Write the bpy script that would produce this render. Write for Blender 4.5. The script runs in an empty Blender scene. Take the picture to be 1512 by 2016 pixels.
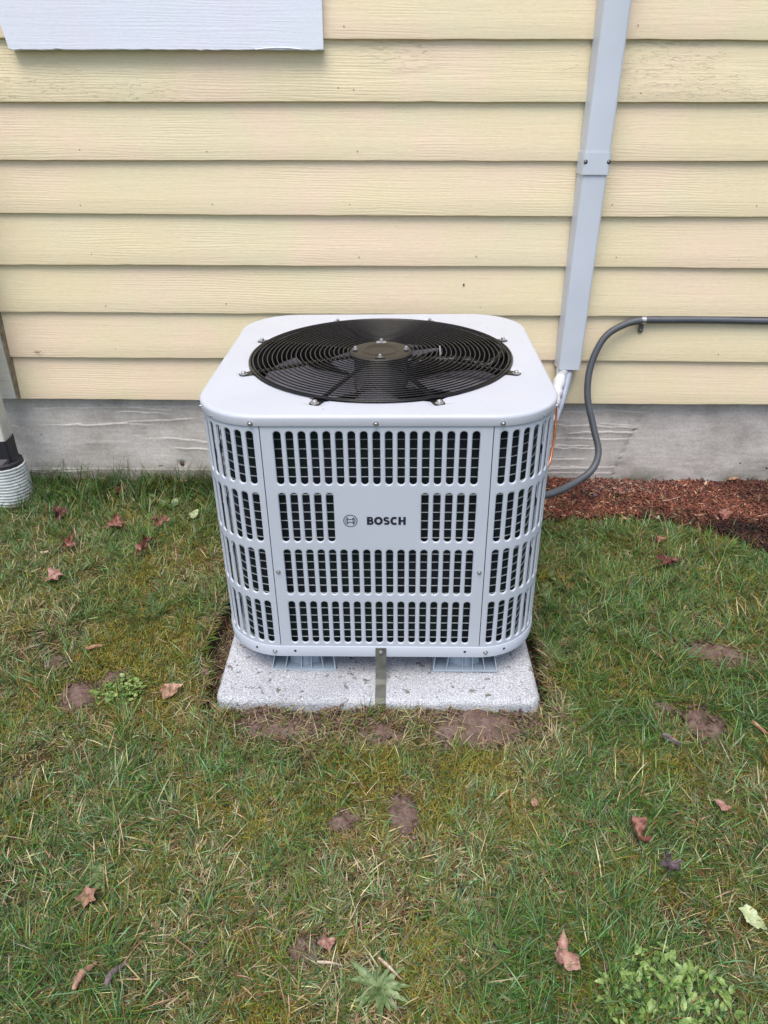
import bpy, math, random
import numpy as np
from mathutils import Matrix, Vector, Euler

random.seed(7)
RNG = np.random.default_rng(7)
SC = bpy.context.scene
COL = SC.collection
PI = math.pi

# ------------------------------------------------------------------ camera, sky, sun, exposure
def setup_camera():
    pitch, yaw, roll, f = 0.5201396, -0.0084772, 0.0019863, 1451.069
    fw = Vector((math.sin(yaw) * math.cos(pitch), math.cos(yaw) * math.cos(pitch), -math.sin(pitch)))
    r = Vector((math.cos(yaw), -math.sin(yaw), 0)); u = r.cross(fw)
    r2 = r * math.cos(roll) + u * math.sin(roll); u2 = -r * math.sin(roll) + u * math.cos(roll)
    cam = bpy.data.cameras.new('camera'); o = bpy.data.objects.new('camera', cam); COL.objects.link(o)
    m = Matrix(((r2.x, u2.x, -fw.x), (r2.y, u2.y, -fw.y), (r2.z, u2.z, -fw.z))).to_4x4()
    m.translation = (0.019494, -1.337406, 1.268783); o.matrix_world = m
    cam.sensor_fit = 'HORIZONTAL'; cam.sensor_width = 36; cam.lens = 36 * f / 1512
    cam.clip_start = .02; cam.clip_end = 500
    SC.camera = o
setup_camera()
SUN_EL, SUN_AZ = math.radians(66), math.radians(196)     # azimuth clockwise from +y
W = bpy.data.worlds.new('World'); SC.world = W; W.use_nodes = True
wn = W.node_tree; sky = wn.nodes.new('ShaderNodeTexSky'); sky.sky_type = 'NISHITA'; sky.sun_disc = False
sky.sun_elevation = SUN_EL; sky.sun_rotation = SUN_AZ; sky.dust_density = 3.0; sky.air_density = 1.0; sky.ozone_density = .6
bg = wn.nodes['Background']; wn.links.new(sky.outputs[0], bg.inputs[0]); bg.inputs[1].default_value = .115
sl = bpy.data.lights.new('sun', 'SUN'); so = bpy.data.objects.new('sun', sl); COL.objects.link(so)
sl.energy = 1.5; sl.angle = math.radians(38); sl.color = (1, .95, .88)
sd = Vector((math.sin(SUN_AZ) * math.cos(SUN_EL), math.cos(SUN_AZ) * math.cos(SUN_EL), math.sin(SUN_EL)))
so.rotation_euler = sd.to_track_quat('Z', 'Y').to_euler()
SC.view_settings.view_transform = 'Standard'; SC.view_settings.look = 'None'
SC.view_settings.exposure = 0.86; SC.view_settings.gamma = 1
SC.render.engine = 'CYCLES'

# ------------------------------------------------------------------ helpers
def tag(o, label=None, cat=None, group=None, kind=None):
    if label: o['label'] = label
    if cat: o['category'] = cat
    if group: o['group'] = group
    if kind: o['kind'] = kind
    return o
def empty(name, loc=(0, 0, 0), rot=(0, 0, 0), **k):
    o = bpy.data.objects.new(name, None); COL.objects.link(o); o.location = loc; o.rotation_euler = rot
    o.empty_display_size = .05
    return tag(o, **k)
def link(name, me, parent=None, loc=None, rot=None, scale=None):
    o = bpy.data.objects.new(name, me); COL.objects.link(o)
    if parent: o.parent = parent
    if loc is not None: o.location = loc
    if rot is not None: o.rotation_euler = rot
    if scale is not None: o.scale = scale
    return o
class MB:
    """collects vertices and faces of one mesh"""
    def __init__(s): s.v = []; s.f = []
    def add(s, vs, fs):
        b = len(s.v); s.v += [tuple(map(float, v)) for v in vs]; s.f += [tuple(b + i for i in f) for f in fs]; return s
    def box(s, x0, x1, y0, y1, z0, z1):
        return s.add([(x0, y0, z0), (x1, y0, z0), (x1, y1, z0), (x0, y1, z0), (x0, y0, z1), (x1, y0, z1), (x1, y1, z1), (x0, y1, z1)],
                     [(0, 3, 2, 1), (4, 5, 6, 7), (0, 1, 5, 4), (1, 2, 6, 5), (2, 3, 7, 6), (3, 0, 4, 7)])
    def grid(s, rows, closed_u=False, closed_v=False):
        n = len(rows[0]); m = len(rows); vs = [p for r in rows for p in r]; fs = []
        for j in range(m if closed_v else m - 1):
            for i in range(n if closed_u else n - 1):
                a = j * n + i; b = j * n + (i + 1) % n; c = ((j + 1) % m) * n + (i + 1) % n; d = ((j + 1) % m) * n + i
                fs.append((a, b, c, d))
        return s.add(vs, fs)
    def lathe(s, prof, n=24, c=(0, 0, 0), cap=True):
        rows = [[(c[0] + r * math.cos(2 * PI * i / n), c[1] + r * math.sin(2 * PI * i / n), c[2] + z) for i in range(n)] for r, z in prof]
        s.grid(rows, closed_u=True)
        b = len(s.v)
        if cap:
            s.f.append(tuple(range(b - n, b))); s.f.append(tuple(reversed(range(b - n * len(prof), b - n * len(prof) + n))))
        return s
    def tube(s, pts, r, n=8, closed=False, cap=True):
        P = [Vector(p) for p in pts]; m = len(P); rows = []; up = None
        for i in range(m):
            a = P[(i - 1) % m] if (closed or i > 0) else P[0]; b = P[(i + 1) % m] if (closed or i < m - 1) else P[-1]
            t = (b - a).normalized()
            if up is None: up = Vector((0, 0, 1)) if abs(t.z) < .9 else Vector((1, 0, 0))
            sd_ = t.cross(up).normalized(); up = sd_.cross(t).normalized()
            rr = r(i / (m - 1)) if callable(r) else (r[i] if isinstance(r, (list, np.ndarray)) else r)
            rows.append([P[i] + (sd_ * math.cos(2 * PI * k / n) + up * math.sin(2 * PI * k / n)) * rr for k in range(n)])
        s.grid(rows, closed_u=True, closed_v=closed)
        if cap and not closed:
            b = len(s.v); s.f.append(tuple(range(b - n, b))); s.f.append(tuple(reversed(range(b - n * m, b - n * m + n))))
        return s
    def mesh(s, name, mat, smooth=False):
        me = bpy.data.meshes.new(name); me.from_pydata(s.v, [], s.f); me.validate(); me.update()
        if mat: me.materials.append(mat)
        if smooth: me.polygons.foreach_set('use_smooth', [True] * len(me.polygons))
        return me
    def obj(s, name, mat, parent=None, smooth=False, bevel=0, seg=2, **k):
        o = link(name, s.mesh(name, mat, smooth), parent)
        if bevel:
            b = o.modifiers.new('bevel', 'BEVEL'); b.width = bevel; b.segments = seg; b.limit_method = 'ANGLE'; b.angle_limit = math.radians(35)
        return tag(o, **k)
def smooth_angle(o, deg=35):
    me = o.data; me.polygons.foreach_set('use_smooth', [True] * len(me.polygons))
    try: me.set_sharp_from_angle(angle=math.radians(deg))
    except Exception: pass
    return o
def catmull(pts, n=12):
    P = [np.array(p, float) for p in pts]; P = [2 * P[0] - P[1]] + P + [2 * P[-1] - P[-2]]; out = []
    for i in range(1, len(P) - 2):
        a, b, c, d = P[i - 1:i + 3]
        for k in range(n):
            t = k / n
            out.append(.5 * ((2 * b) + (-a + c) * t + (2 * a - 5 * b + 4 * c - d) * t * t + (-a + 3 * b - 3 * c + d) * t ** 3))
    out.append(P[-2]); return out
def resample(pts, step):
    P = np.array(pts); d = np.r_[0, np.cumsum(np.linalg.norm(np.diff(P, axis=0), axis=1))]
    n = max(2, int(d[-1] / step)); t = np.linspace(0, d[-1], n + 1)
    return np.stack([np.interp(t, d, P[:, k]) for k in range(3)], 1)
_lat = np.random.default_rng(3).random((256, 256))
def vnoise(x, y, s=1.0, o=0):
    x = np.asarray(x) * s + 31.7 * o + 100; y = np.asarray(y) * s + 17.3 * o + 100
    xi = np.floor(x).astype(int); yi = np.floor(y).astype(int); fx = x - xi; fy = y - yi
    fx = fx * fx * (3 - 2 * fx); fy = fy * fy * (3 - 2 * fy)
    g = lambda a, b: _lat[a % 256, b % 256]
    return (g(xi, yi) * (1 - fx) + g(xi + 1, yi) * fx) * (1 - fy) + (g(xi, yi + 1) * (1 - fx) + g(xi + 1, yi + 1) * fx) * fy
def fbm(x, y, s=1.0, o=0, n=4):
    r = 0; a = .5; t = 0
    for k in range(n): r = r + a * vnoise(x, y, s, o + k * 5); t += a; a *= .5; s *= 2.03
    return r / t
def sstep(a, b, x):
    t = np.clip((x - a) / (b - a), 0, 1); return t * t * (3 - 2 * t)

# ------------------------------------------------------------------ materials
class NT:
    def __init__(s, name):
        s.m = bpy.data.materials.new(name); s.m.use_nodes = True; s.t = s.m.node_tree; s.b = s.t.nodes['Principled BSDF']
    def n(s, typ, **k):
        nd = s.t.nodes.new('ShaderNode' + typ)
        for a, v in k.items(): setattr(nd, a, v)
        return nd
    def l(s, a, b): s.t.links.new(a, b)
    def coord(s, scale=(1, 1, 1), kind='Object', rnd=False):
        tc = s.n('TexCoord'); mp = s.n('Mapping'); out = tc.outputs[kind]
        if rnd:
            oi = s.n('ObjectInfo'); mu = s.n('Math', operation='MULTIPLY'); mu.inputs[1].default_value = 57; s.l(oi.outputs['Random'], mu.inputs[0])
            va = s.n('VectorMath', operation='ADD'); s.l(out, va.inputs[0]); s.l(mu.outputs[0], va.inputs[1]); out = va.outputs[0]
        s.l(out, mp.inputs[0]); mp.inputs['Scale'].default_value = scale; return mp.outputs[0]
    def noise(s, vec, scale=5, detail=4, rough=.5, dist=0):
        nd = s.n('TexNoise'); s.l(vec, nd.inputs['Vector']); nd.inputs['Scale'].default_value = scale; nd.inputs['Detail'].default_value = detail
        nd.inputs['Roughness'].default_value = rough; nd.inputs['Distortion'].default_value = dist; return nd.outputs['Fac']
    def ramp(s, fac, stops):
        r = s.n('ValToRGB'); s.l(fac, r.inputs[0]); e = r.color_ramp.elements
        while len(e) < len(stops): e.new(.5)
        for q, (p, c) in zip(e, stops):
            q.position = p; q.color = (c if len(c) == 4 else (*c, 1)) if isinstance(c, tuple) else (c, c, c, 1)
        return r.outputs[0]
    def mix(s, fac, a, b, mode='MIX'):
        m = s.n('Mix', data_type='RGBA', blend_type=mode)
        for sock, v in ((m.inputs[0], fac), (m.inputs[6], a), (m.inputs[7], b)):
            if hasattr(v, 'links') or hasattr(v, 'is_linked'): s.l(v, sock)
            elif isinstance(v, tuple): sock.default_value = (*v, 1)
            else: sock.default_value = v
        return m.outputs[2]
    def math(s, op, a, b=0.0):
        m = s.n('Math', operation=op)
        for sock, v in ((m.inputs[0], a), (m.inputs[1], b)):
            if hasattr(v, 'is_linked'): s.l(v, sock)
            else: sock.default_value = v
        return m.outputs[0]
    def bump(s, h, dist=.001, strength=1, prev=None):
        b = s.n('Bump'); s.l(h, b.inputs['Height']); b.inputs['Distance'].default_value = dist; b.inputs['Strength'].default_value = strength
        if prev: s.l(prev, b.inputs['Normal'])
        return b.outputs[0]
    def fin(s, col=None, rough=.5, metal=0, normal=None, spec=None):
        def st(nm, v):
            if v is None: return
            k = s.b.inputs[nm]
            if hasattr(v, 'is_linked'): s.l(v, k)
            else: k.default_value = (*v, 1) if isinstance(v, tuple) else v
        st('Base Color', col); st('Roughness', rough); st('Metallic', metal)
        if normal is not None: s.l(normal, s.b.inputs['Normal'])
        if spec is not None: s.b.inputs['Specular IOR Level'].default_value = spec
        return s.m

def simple(name, col, rough=.5, metal=0, var=.12, scale=30, bump=0, bscale=200, rnd=True):
    t = NT(name); v = t.coord(rnd=rnd); n = t.noise(v, scale, 5)
    c = t.mix(t.ramp(n, [(.3, 1 - var), (.7, 1 + var)]), (0, 0, 0), col)
    c = t.mix(1.0, col, t.ramp(n, [(.3, 1 - var), (.7, 1.0)]), 'MULTIPLY')
    nm = t.bump(t.noise(t.coord(), bscale, 3), bump) if bump else None
    return t.fin(c, rough, metal, nm)

def wood_paint(name, col, pink, green, crack=1.0, dirt=.25, depth=.0018):
    t = NT(name)
    v = t.coord((2.2, 2.2, 75), rnd=True); v1 = t.coord((1, 1, 1), rnd=True); v2 = t.coord((14, 14, 60), rnd=True)
    g1 = t.noise(v, 1.6, 6, .62, .9)
    g2 = t.noise(t.coord((6, 6, 220), rnd=True), 1.5, 3, .6)
    # knots and curled grain
    wv = t.n('TexWave', wave_type='RINGS', rings_direction='Y'); t.l(t.coord((1.1, 1.1, 9), rnd=True), wv.inputs['Vector'])
    wv.inputs['Scale'].default_value = 4.5; wv.inputs['Distortion'].default_value = 9; wv.inputs['Detail'].default_value = 3; wv.inputs['Detail Scale'].default_value = .8
    m1 = t.ramp(t.noise(v1, 2.3, 2), [(.5, 0.0), (.62, 1.0)])
    rough_n = t.ramp(t.noise(v2, 2.2, 5, .7, 1.4), [(.32, 0.0), (.44, 1.0)])
    m2 = t.ramp(t.noise(t.coord((1.3, 1.3, 4), rnd=True), 1.7, 2), [(.46, 0.0), (.56, 1.0)])
    h = t.math('ADD', t.math('MULTIPLY', g1, .8), t.math('MULTIPLY', g2, .35))
    h = t.math('ADD', h, t.math('MULTIPLY', t.math('MULTIPLY', wv.outputs['Fac'], m1), .22))
    h = t.math('ADD', h, t.math('MULTIPLY', t.math('MULTIPLY', rough_n, m2), .45 * crack))
    nm = t.bump(h, depth, .75)
    pn = t.noise(v1, 3.1, 3); gn = t.noise(t.coord((1.3, 1.3, 2), rnd=True), 2.4, 3)
    c = t.mix(t.ramp(pn, [(.45, 0.0), (.6, 1.0)]), col, pink)
    c = t.mix(t.ramp(gn, [(.5, 0.0), (.62, .8)]), c, green)
    # dirt in the grain and faint runs
    dn = t.ramp(t.math('MULTIPLY', t.noise(v, 2.1, 5, .7, 1.2), 1), [(.30, .55), (.42, 1.0)])
    c = t.mix(dirt, c, dn, 'MULTIPLY')
    pits = t.ramp(t.noise(t.coord((30, 30, 60), rnd=True), 1.0, 2), [(.185, (.3, .25, .16)), (.20, (1.0, 1, 1))])
    c = t.mix(1.0, c, pits, 'MULTIPLY')
    fine = t.ramp(t.noise(t.coord((60, 60, 400), rnd=True), 1, 2), [(.3, .93), (.6, 1.0)])
    c = t.mix(1.0, c, fine, 'MULTIPLY')
    return t.fin(c, .55, 0, nm, .35)

M = {}
M['siding'] = wood_paint('yellow_siding_paint', (.80, .695, .465), (.835, .68, .50), (.785, .705, .48), .35, .2, .0014)
M['siding_rough'] = wood_paint('rough_sawn_siding_paint', (.80, .695, .465), (.835, .68, .50), (.785, .705, .48), 1.7, .2, .0020)
M['white_wood'] = wood_paint('white_trim_paint', (.78, .82, .92), (.80, .80, .91), (.76, .82, .90), .1, .08, .0008)
M['corner'] = wood_paint('weathered_trim_paint', (.60, .60, .58), (.58, .55, .48), (.52, .51, .42), 1.2, .8)

t = NT('concrete_foundation')
n1 = t.noise(t.coord((1, 1, 1.5)), 4.5, 8, .66); n2 = t.noise(t.coord((1, 1, 2.2)), 22, 6, .65, .6); n3 = t.noise(t.coord(), 120, 4)
c = t.ramp(n1, [(.3, (.34, .31, .285)), (.5, (.55, .52, .49)), (.7, (.68, .645, .615))])
c = t.mix(.3, c, t.ramp(n2, [(.3, .62), (.6, 1.0)]), 'MULTIPLY')
c = t.mix(.5, c, t.ramp(n3, [(.3, .7), (.6, 1.0)]), 'MULTIPLY')
sx = t.n('SeparateXYZ'); t.l(t.coord(), sx.inputs[0])
moss = t.math('MULTIPLY', t.ramp(sx.outputs[2], [(0.0, 1.0), (.07, 0.0)]), t.ramp(t.noise(t.coord(), 9, 4), [(.4, 0.0), (.6, 1.0)]))
c = t.mix(moss, c, (.085, .09, .05))
pit = t.ramp(t.noise(t.coord((1, 1, 1.2)), 34, 1), [(.215, (.12, .11, .11)), (.23, (1.0, 1, 1))])
c = t.mix(1.0, c, pit, 'MULTIPLY')
M['concrete'] = t.fin(c, .85, 0, t.bump(n3, .0012, .5, t.bump(n2, .0012, .5)), .25)

t = NT('pad_concrete')
vo = t.n('TexVoronoi'); t.l(t.coord(), vo.inputs['Vector']); vo.inputs['Scale'].default_value = 210
n1 = t.noise(t.coord(), 6, 4); n2 = t.noise(t.coord(), 330, 4, .65)
c = t.ramp(n2, [(.3, (.17, .18, .20)), (.46, (.38, .395, .425)), (.64, (.66, .67, .71))])
c = t.mix(.5, c, t.ramp(n1, [(.35, .62), (.6, 1.0)]), 'MULTIPLY')
sx = t.n('SeparateXYZ'); t.l(t.coord(), sx.inputs[0])
st = t.math('MULTIPLY', t.ramp(t.math('ADD', t.math('MULTIPLY', sx.outputs[1], -12.5), t.math('MULTIPLY', t.noise(t.coord(), 19, 5, .65), 1.5)), [(1.28, 0.0), (1.62, 1.0)]), .8)
c = t.mix(st, c, (.33, .22, .17))
c = t.mix(t.ramp(t.noise(t.coord(), 55, 3), [(.62, 0.0), (.68, .8)]), c, (.10, .085, .06))
M['pad'] = t.fin(c, .8, 0, t.bump(vo.outputs['Distance'], .0016, .8, t.bump(n2, .001, .6)), .3)

def metal_paint(name, col, rough=.34):
    t = NT(name)
    n = t.noise(t.coord(), 7, 4); sp = t.noise(t.coord(), 75, 2)
    c = t.mix(.35, col, t.ramp(n, [(.3, .86), (.65, 1.0)]), 'MULTIPLY')
    c = t.mix(1.0, c, t.ramp(sp, [(.215, (.35, .33, .3)), (.235, (1.0, 1, 1))]), 'MULTIPLY')
    return t.fin(c, t.ramp(t.noise(t.coord(), 11, 3), [(.3, rough - .06), (.7, rough + .12)]), 0, t.bump(t.noise(t.coord(), 700, 2), .00012, .5), .5)
M['paint'] = metal_paint('grey_powder_coat', (.505, .55, .63))
M['paint_top'] = metal_paint('grey_powder_coat_lid', (.50, .53, .595))  # same paint as the panels, colour lowered to offset the strong light on top
M['duct'] = simple('grey_pvc_cover', (.58, .63, .71), .38, 0, .08, 6, .0001, 300)
M['riser'] = simple('blue_grey_plastic', (.36, .43, .50), .5, 0, .1, 20, .0001, 300)
M['black'] = simple('black_coated_wire', (.008, .008, .009), .25, 0, .2, 20)
M['black'].node_tree.nodes['Principled BSDF'].inputs['Specular IOR Level'].default_value = .32
M['blade'] = simple('grey_fan_blade', (.15, .15, .185), .22, .1, .15, 8)  # blades are black; their sky reflection is put into this grey
M['shroud'] = simple('dark_inside_metal', (.02, .021, .026), .5, 0, .2, 8)
M['motorplate'] = simple('dusty_black_plate', (.030, .025, .018), .5, 0, .35, 60, .0002, 300)
M['steel'] = simple('bright_screw_steel', (.62, .62, .63), .28, .9, .2, 90)
M['galv'] = simple('galvanised_strap', (.15, .155, .13), .6, .1, .45, 45, .0002, 200)
M['ink'] = simple('black_print', (.012, .014, .03), .5, 0, .1)  # lettering print, also the painted shade behind the panel seams
M['cond'] = simple('dark_grey_conduit', (.09, .10, .118), .42, 0, .2, 14, .0001, 200)
M['cond2'] = simple('light_grey_conduit', (.33, .37, .46), .45, 0, .12, 20, .0001, 200)
M['wrap'] = simple('white_tape_wrap', (.68, .69, .72), .5, 0, .25, 40, .0006, 90)
M['copper'] = simple('copper_tube', (.60, .24, .12), .35, .6, .3, 60)
M['orange'] = M['copper']
M['downspout'] = simple('dirty_white_downspout', (.76, .76, .68), .45, 0, .35, 12, .0002, 200)
M['blackplastic'] = simple('black_adapter_plastic', (.022, .022, .03), .5, 0, .3, 30, .0002, 200)
M['corrug'] = simple('white_corrugated_pipe', (.62, .66, .66), .45, 0, .35, 25, .0002, 200)
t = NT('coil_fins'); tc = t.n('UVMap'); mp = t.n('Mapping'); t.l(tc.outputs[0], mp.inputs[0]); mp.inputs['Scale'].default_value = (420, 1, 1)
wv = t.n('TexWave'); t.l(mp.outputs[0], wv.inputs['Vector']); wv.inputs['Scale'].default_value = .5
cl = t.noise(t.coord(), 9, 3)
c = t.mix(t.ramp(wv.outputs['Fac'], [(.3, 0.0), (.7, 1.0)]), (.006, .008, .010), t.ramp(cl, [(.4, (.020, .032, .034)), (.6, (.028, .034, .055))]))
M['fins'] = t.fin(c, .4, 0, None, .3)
t = NT('coil_tube_metal'); tc = t.n('UVMap'); mp = t.n('Mapping'); t.l(tc.outputs[0], mp.inputs[0]); mp.inputs['Scale'].default_value = (300, 1, 1)
wv = t.n('TexWave'); t.l(mp.outputs[0], wv.inputs['Vector']); wv.inputs['Scale'].default_value = .5
c = t.mix(t.ramp(wv.outputs['Fac'], [(.25, 0.0), (.5, 1.0)]), (.08, .11, .12), (.55, .60, .62))
M['coiltube'] = t.fin(c, .35, .1, None, .5)

def vcol(name, rough=.55, mul=1.0, trans=0.0, bump=0):
    t = NT(name); a = t.n('Attribute', attribute_name='Col')
    nm = t.bump(t.noise(t.coord(), 180, 3), bump) if bump else None
    m = t.fin(a.outputs['Color'], rough, 0, nm, .35)
    return m
M['grass'] = vcol('grass_blade', .42)
M['mulch'] = vcol('mulch_chip', .8, bump=.0008)
t = NT('lawn_soil')
a = t.n('Attribute', attribute_name='Col'); n = t.noise(t.coord(), 90, 6, .7); n5 = t.noise(t.coord(), 350, 3, .6)
c = t.mix(.8, a.outputs['Color'], t.ramp(n, [(.3, .5), (.65, 1.0)]), 'MULTIPLY')
c = t.mix(.6, c, t.ramp(n5, [(.35, .55), (.6, 1.0)]), 'MULTIPLY')
M['soil'] = t.fin(c, .9, 0, t.bump(n, .006, 1, t.bump(n5, .003, 1)), .2)
t = NT('wet_clay'); n = t.noise(t.coord(rnd=True), 45, 6, .65); n5 = t.noise(t.coord(rnd=True), 400, 3)
c = t.ramp(n, [(.25, (.075, .045, .036)), (.5, (.155, .10, .083)), (.75, (.24, .17, .145))])
c = t.mix(.5, c, t.ramp(n5, [(.35, .6), (.6, 1.0)]), 'MULTIPLY')
M['mud'] = t.fin(c, .72, 0, t.bump(n, .006, 1, t.bump(n5, .0015, .8)), .3)
def leafmat(name, a, b, cdark, rough=.55):
    t = NT(name); n = t.noise(t.coord(rnd=True), 70, 4, .6); n2 = t.noise(t.coord((1, 1, 1), rnd=True), 260, 3)
    c = t.ramp(n, [(.32, cdark), (.48, a), (.64, b)])
    c = t.mix(.4, c, t.ramp(n2, [(.3, .6), (.6, 1.0)]), 'MULTIPLY')
    return t.fin(c, rough, 0, t.bump(n, .0015, .8), .4)
M['leaf_red'] = leafmat('dry_red_leaf', (.20, .075, .055), (.34, .165, .125), (.06, .022, .018))
M['leaf_pink'] = leafmat('dry_pink_leaf', (.31, .16, .13), (.44, .27, .21), (.13, .06, .05))
M['leaf_dark'] = leafmat('dark_purple_leaf', (.085, .06, .075), (.15, .11, .13), (.03, .02, .025))
M['leaf_maroon'] = leafmat('maroon_leaf', (.12, .035, .03), (.19, .07, .055), (.05, .015, .015))
M['leaf_tan'] = leafmat('tan_leaf', (.34, .19, .13), (.46, .30, .21), (.16, .08, .05))
M['leaf_pale'] = leafmat('pale_green_leaf', (.40, .47, .25), (.52, .56, .36), (.28, .34, .14))
M['weed'] = leafmat('weed_leaf', (.12, .185, .065), (.22, .29, .13), (.05, .09, .03), .45)
M['weed_bright'] = leafmat('bright_weed_leaf', (.15, .25, .055), (.30, .40, .13), (.05, .10, .02), .42)
M['chip'] = leafmat('wood_chip', (.33, .17, .10), (.50, .32, .22), (.15, .06, .04), .8)
M['chip_pale'] = leafmat('pale_wood_chip', (.52, .42, .31), (.62, .52, .40), (.3, .2, .14), .8)
M['chip_grey'] = leafmat('grey_purple_bark', (.15, .11, .115), (.22, .17, .18), (.07, .05, .05), .8)

# ------------------------------------------------------------------ ground
WALL_Y = 1.0841
PAD = (-.383, .373, -.080, .80)
def bedline(x):                     # front edge of the mulch bed
    return np.interp(x, [-.1, .30, .50, .584, .823, .95, 1.05, 1.15, 1.19, 1.40, 2.2], [.93, .90, .87, .85, .865, .85, .80, .74, .655, .64, .64])
def in_bed(x, y):
    return sstep(-.012, .012, y - bedline(x) + .03 * (fbm(x, y, 14, 3) - .5)) * sstep(.05, .22, x)
def trench(x, y):
    w = .034 + .05 * (fbm(x, y, 9, 8) - .4) + .010 * sstep(.05, .2, y) * (x < 0)
    dl = np.maximum(PAD[0] - x, 0); dr = np.maximum(x - PAD[1], 0)
    L = (dl < w * 1.5) & (dl > 0) & (y > PAD[2] - .005) & (y < .46); R_ = (dr < w) & (dr > 0) & (y > PAD[2] - .012) & (y < .30)
    return np.where(L | R_, 1.0, 0.0)
MUDS = [  # x, y, rx, ry, rot, label
 (-.739, -.006, .052, .052, .5, 'smeared mud patch left of the concrete pad, next to the small round-leaved weeds'),
 (-.840, .107, .036, .030, 0, 'round mud clod in the lawn at far left of the pad, alone in the grass'),
 (-.672, .055, .042, .024, .5, 'small mud smear just above the round-leaved weed patch'),
 (.875, .160, .092, .046, -.3, 'wide flat mud patch in the lawn right of the condenser, the farther one'),
 (.757, -.089, .055, .062, .2, 'broad trodden mud patch at the right, nearest the purple grey bark piece'),
 (.680, -.035, .028, .024, 0, 'small mud clod touching the left of the broad trodden mud patch'),
 (-.067, -.355, .040, .022, .55, 'oval flat mud clod in front of the pad, left of a pair'),
 (.050, -.336, .033, .050, .15, 'oblong cracked mud clod in front of the pad, right of a pair'),
 (-.121, -.613, .030, .026, 0, 'small mud clod near the bottom of the lawn beside a pinkish leaf'),
 (-.225, -.122, .120, .032, -.03, 'long bare clay scrape in front of the left half of the pad'),
 (-.005, -.140, .068, .028, 0, 'narrow bare clay scrape in front of the metal strap'),
 (.222, -.126, .098, .046, .05, 'bare reddish clay heap in front of the right half of the pad'),
]
def mudmask(x, y):
    m = np.zeros_like(np.asarray(x, float))
    for (mx, my, rx, ry, ro, _) in MUDS:
        dx = (x - mx); dy = (y - my); u = dx * math.cos(ro) + dy * math.sin(ro); v = -dx * math.sin(ro) + dy * math.cos(ro)
        d = np.sqrt((u / rx) ** 2 + (v / ry) ** 2) + .5 * (fbm(x, y, 30, 2) - .5)
        m = np.maximum(m, sstep(1.12, .88, d))
    return m
def hgt(x, y):
    x = np.asarray(x, float); y = np.asarray(y, float)
    h = -.016 + .022 * (fbm(x, y, 2.2, 1) - .5) + .016 * (fbm(x, y, 9, 4) - .5)
    near = np.exp(-(np.maximum(0, np.maximum(PAD[2] - y, 0)) / .05) ** 2) * sstep(-.5, -.36, x) * sstep(.48, .36, x) * (y < PAD[2] + .02)
    h = h + near * .030 * (.5 + fbm(x, y, 12, 6))
    h = h + in_bed(x, y) * .012 - .060 * trench(x, y)
    h = h + sstep(1.0, 1.12, y) * .008
    ins = (x > PAD[0]) & (x < PAD[1]) & (y > PAD[2]) & (y < PAD[3])
    h = np.where(ins, -.07, h)
    return h
def build_ground():
    def axis(lo, hi, step, far):
        a = list(np.arange(lo, hi + 1e-6, step)); d = step
        l = lo; r = hi; L = []; R_ = []
        while r < far: d *= 1.6; l -= d; r += d; L.insert(0, l); R_.append(r)
        return np.array(L + a + R_)
    xs = axis(-1.9, 1.9, .010, 70); ys = axis(-1.3, 1.2, .010, 70)
    X, Y = np.meshgrid(xs, ys); x = X.ravel(); y = Y.ravel()
    z = hgt(x, y); n, m = len(xs), len(ys)
    idx = np.arange(n * m).reshape(m, n); q = np.stack([idx[:-1, :-1], idx[:-1, 1:], idx[1:, 1:], idx[1:, :-1]], -1).reshape(-1, 4)
    me = bpy.data.meshes.new('lawn_ground'); me.vertices.add(n * m); me.vertices.foreach_set('co', np.stack([x, y, z], 1).ravel())
    me.loops.add(q.size); me.loops.foreach_set('vertex_index', q.ravel().astype(np.int32)); me.polygons.add(len(q))
    me.polygons.foreach_set('loop_start', np.arange(0, q.size, 4, dtype=np.int32)); me.update(calc_edges=True); me.validate()
    me.polygons.foreach_set('use_smooth', np.ones(len(me.polygons), bool))
    b = in_bed(x, y); tr = trench(x, y); mo = sstep(.42, .62, fbm(x, y, 7.5, 12))
    lawn = np.array([.055, .048, .022])[None] * (1 - mo[:, None]) + np.array([.12, .09, .02])[None] * mo[:, None]
    clay = np.array([.11, .07, .055]); bed = np.array([.07, .028, .02])
    far = sstep(1.6, 2.2, np.maximum(abs(x), abs(y)))[:, None]
    lawn = lawn * (1 - far) + np.array([.085, .105, .035]) * far
    nearpad = np.exp(-((np.maximum(0, PAD[0] - x) + np.maximum(0, x - PAD[1]) + np.maximum(0, PAD[2] - y)) / .05) ** 2)
    k = np.clip(tr + nearpad + mudmask(x, y), 0, 1)[:, None]
    c = lawn * (1 - k) + clay * k; c = c * (1 - b[:, None]) + bed * b[:, None]
    c = c * (1 - .5 * tr[:, None])
    at = me.color_attributes.new('Col', 'FLOAT_COLOR', 'POINT'); at.data.foreach_set('color', np.c_[c, np.ones(len(c))].astype(np.float32).ravel())
    me.materials.append(M['soil']); o = link('ground', me); tag(o, kind='structure'); return o
build_ground()

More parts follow.
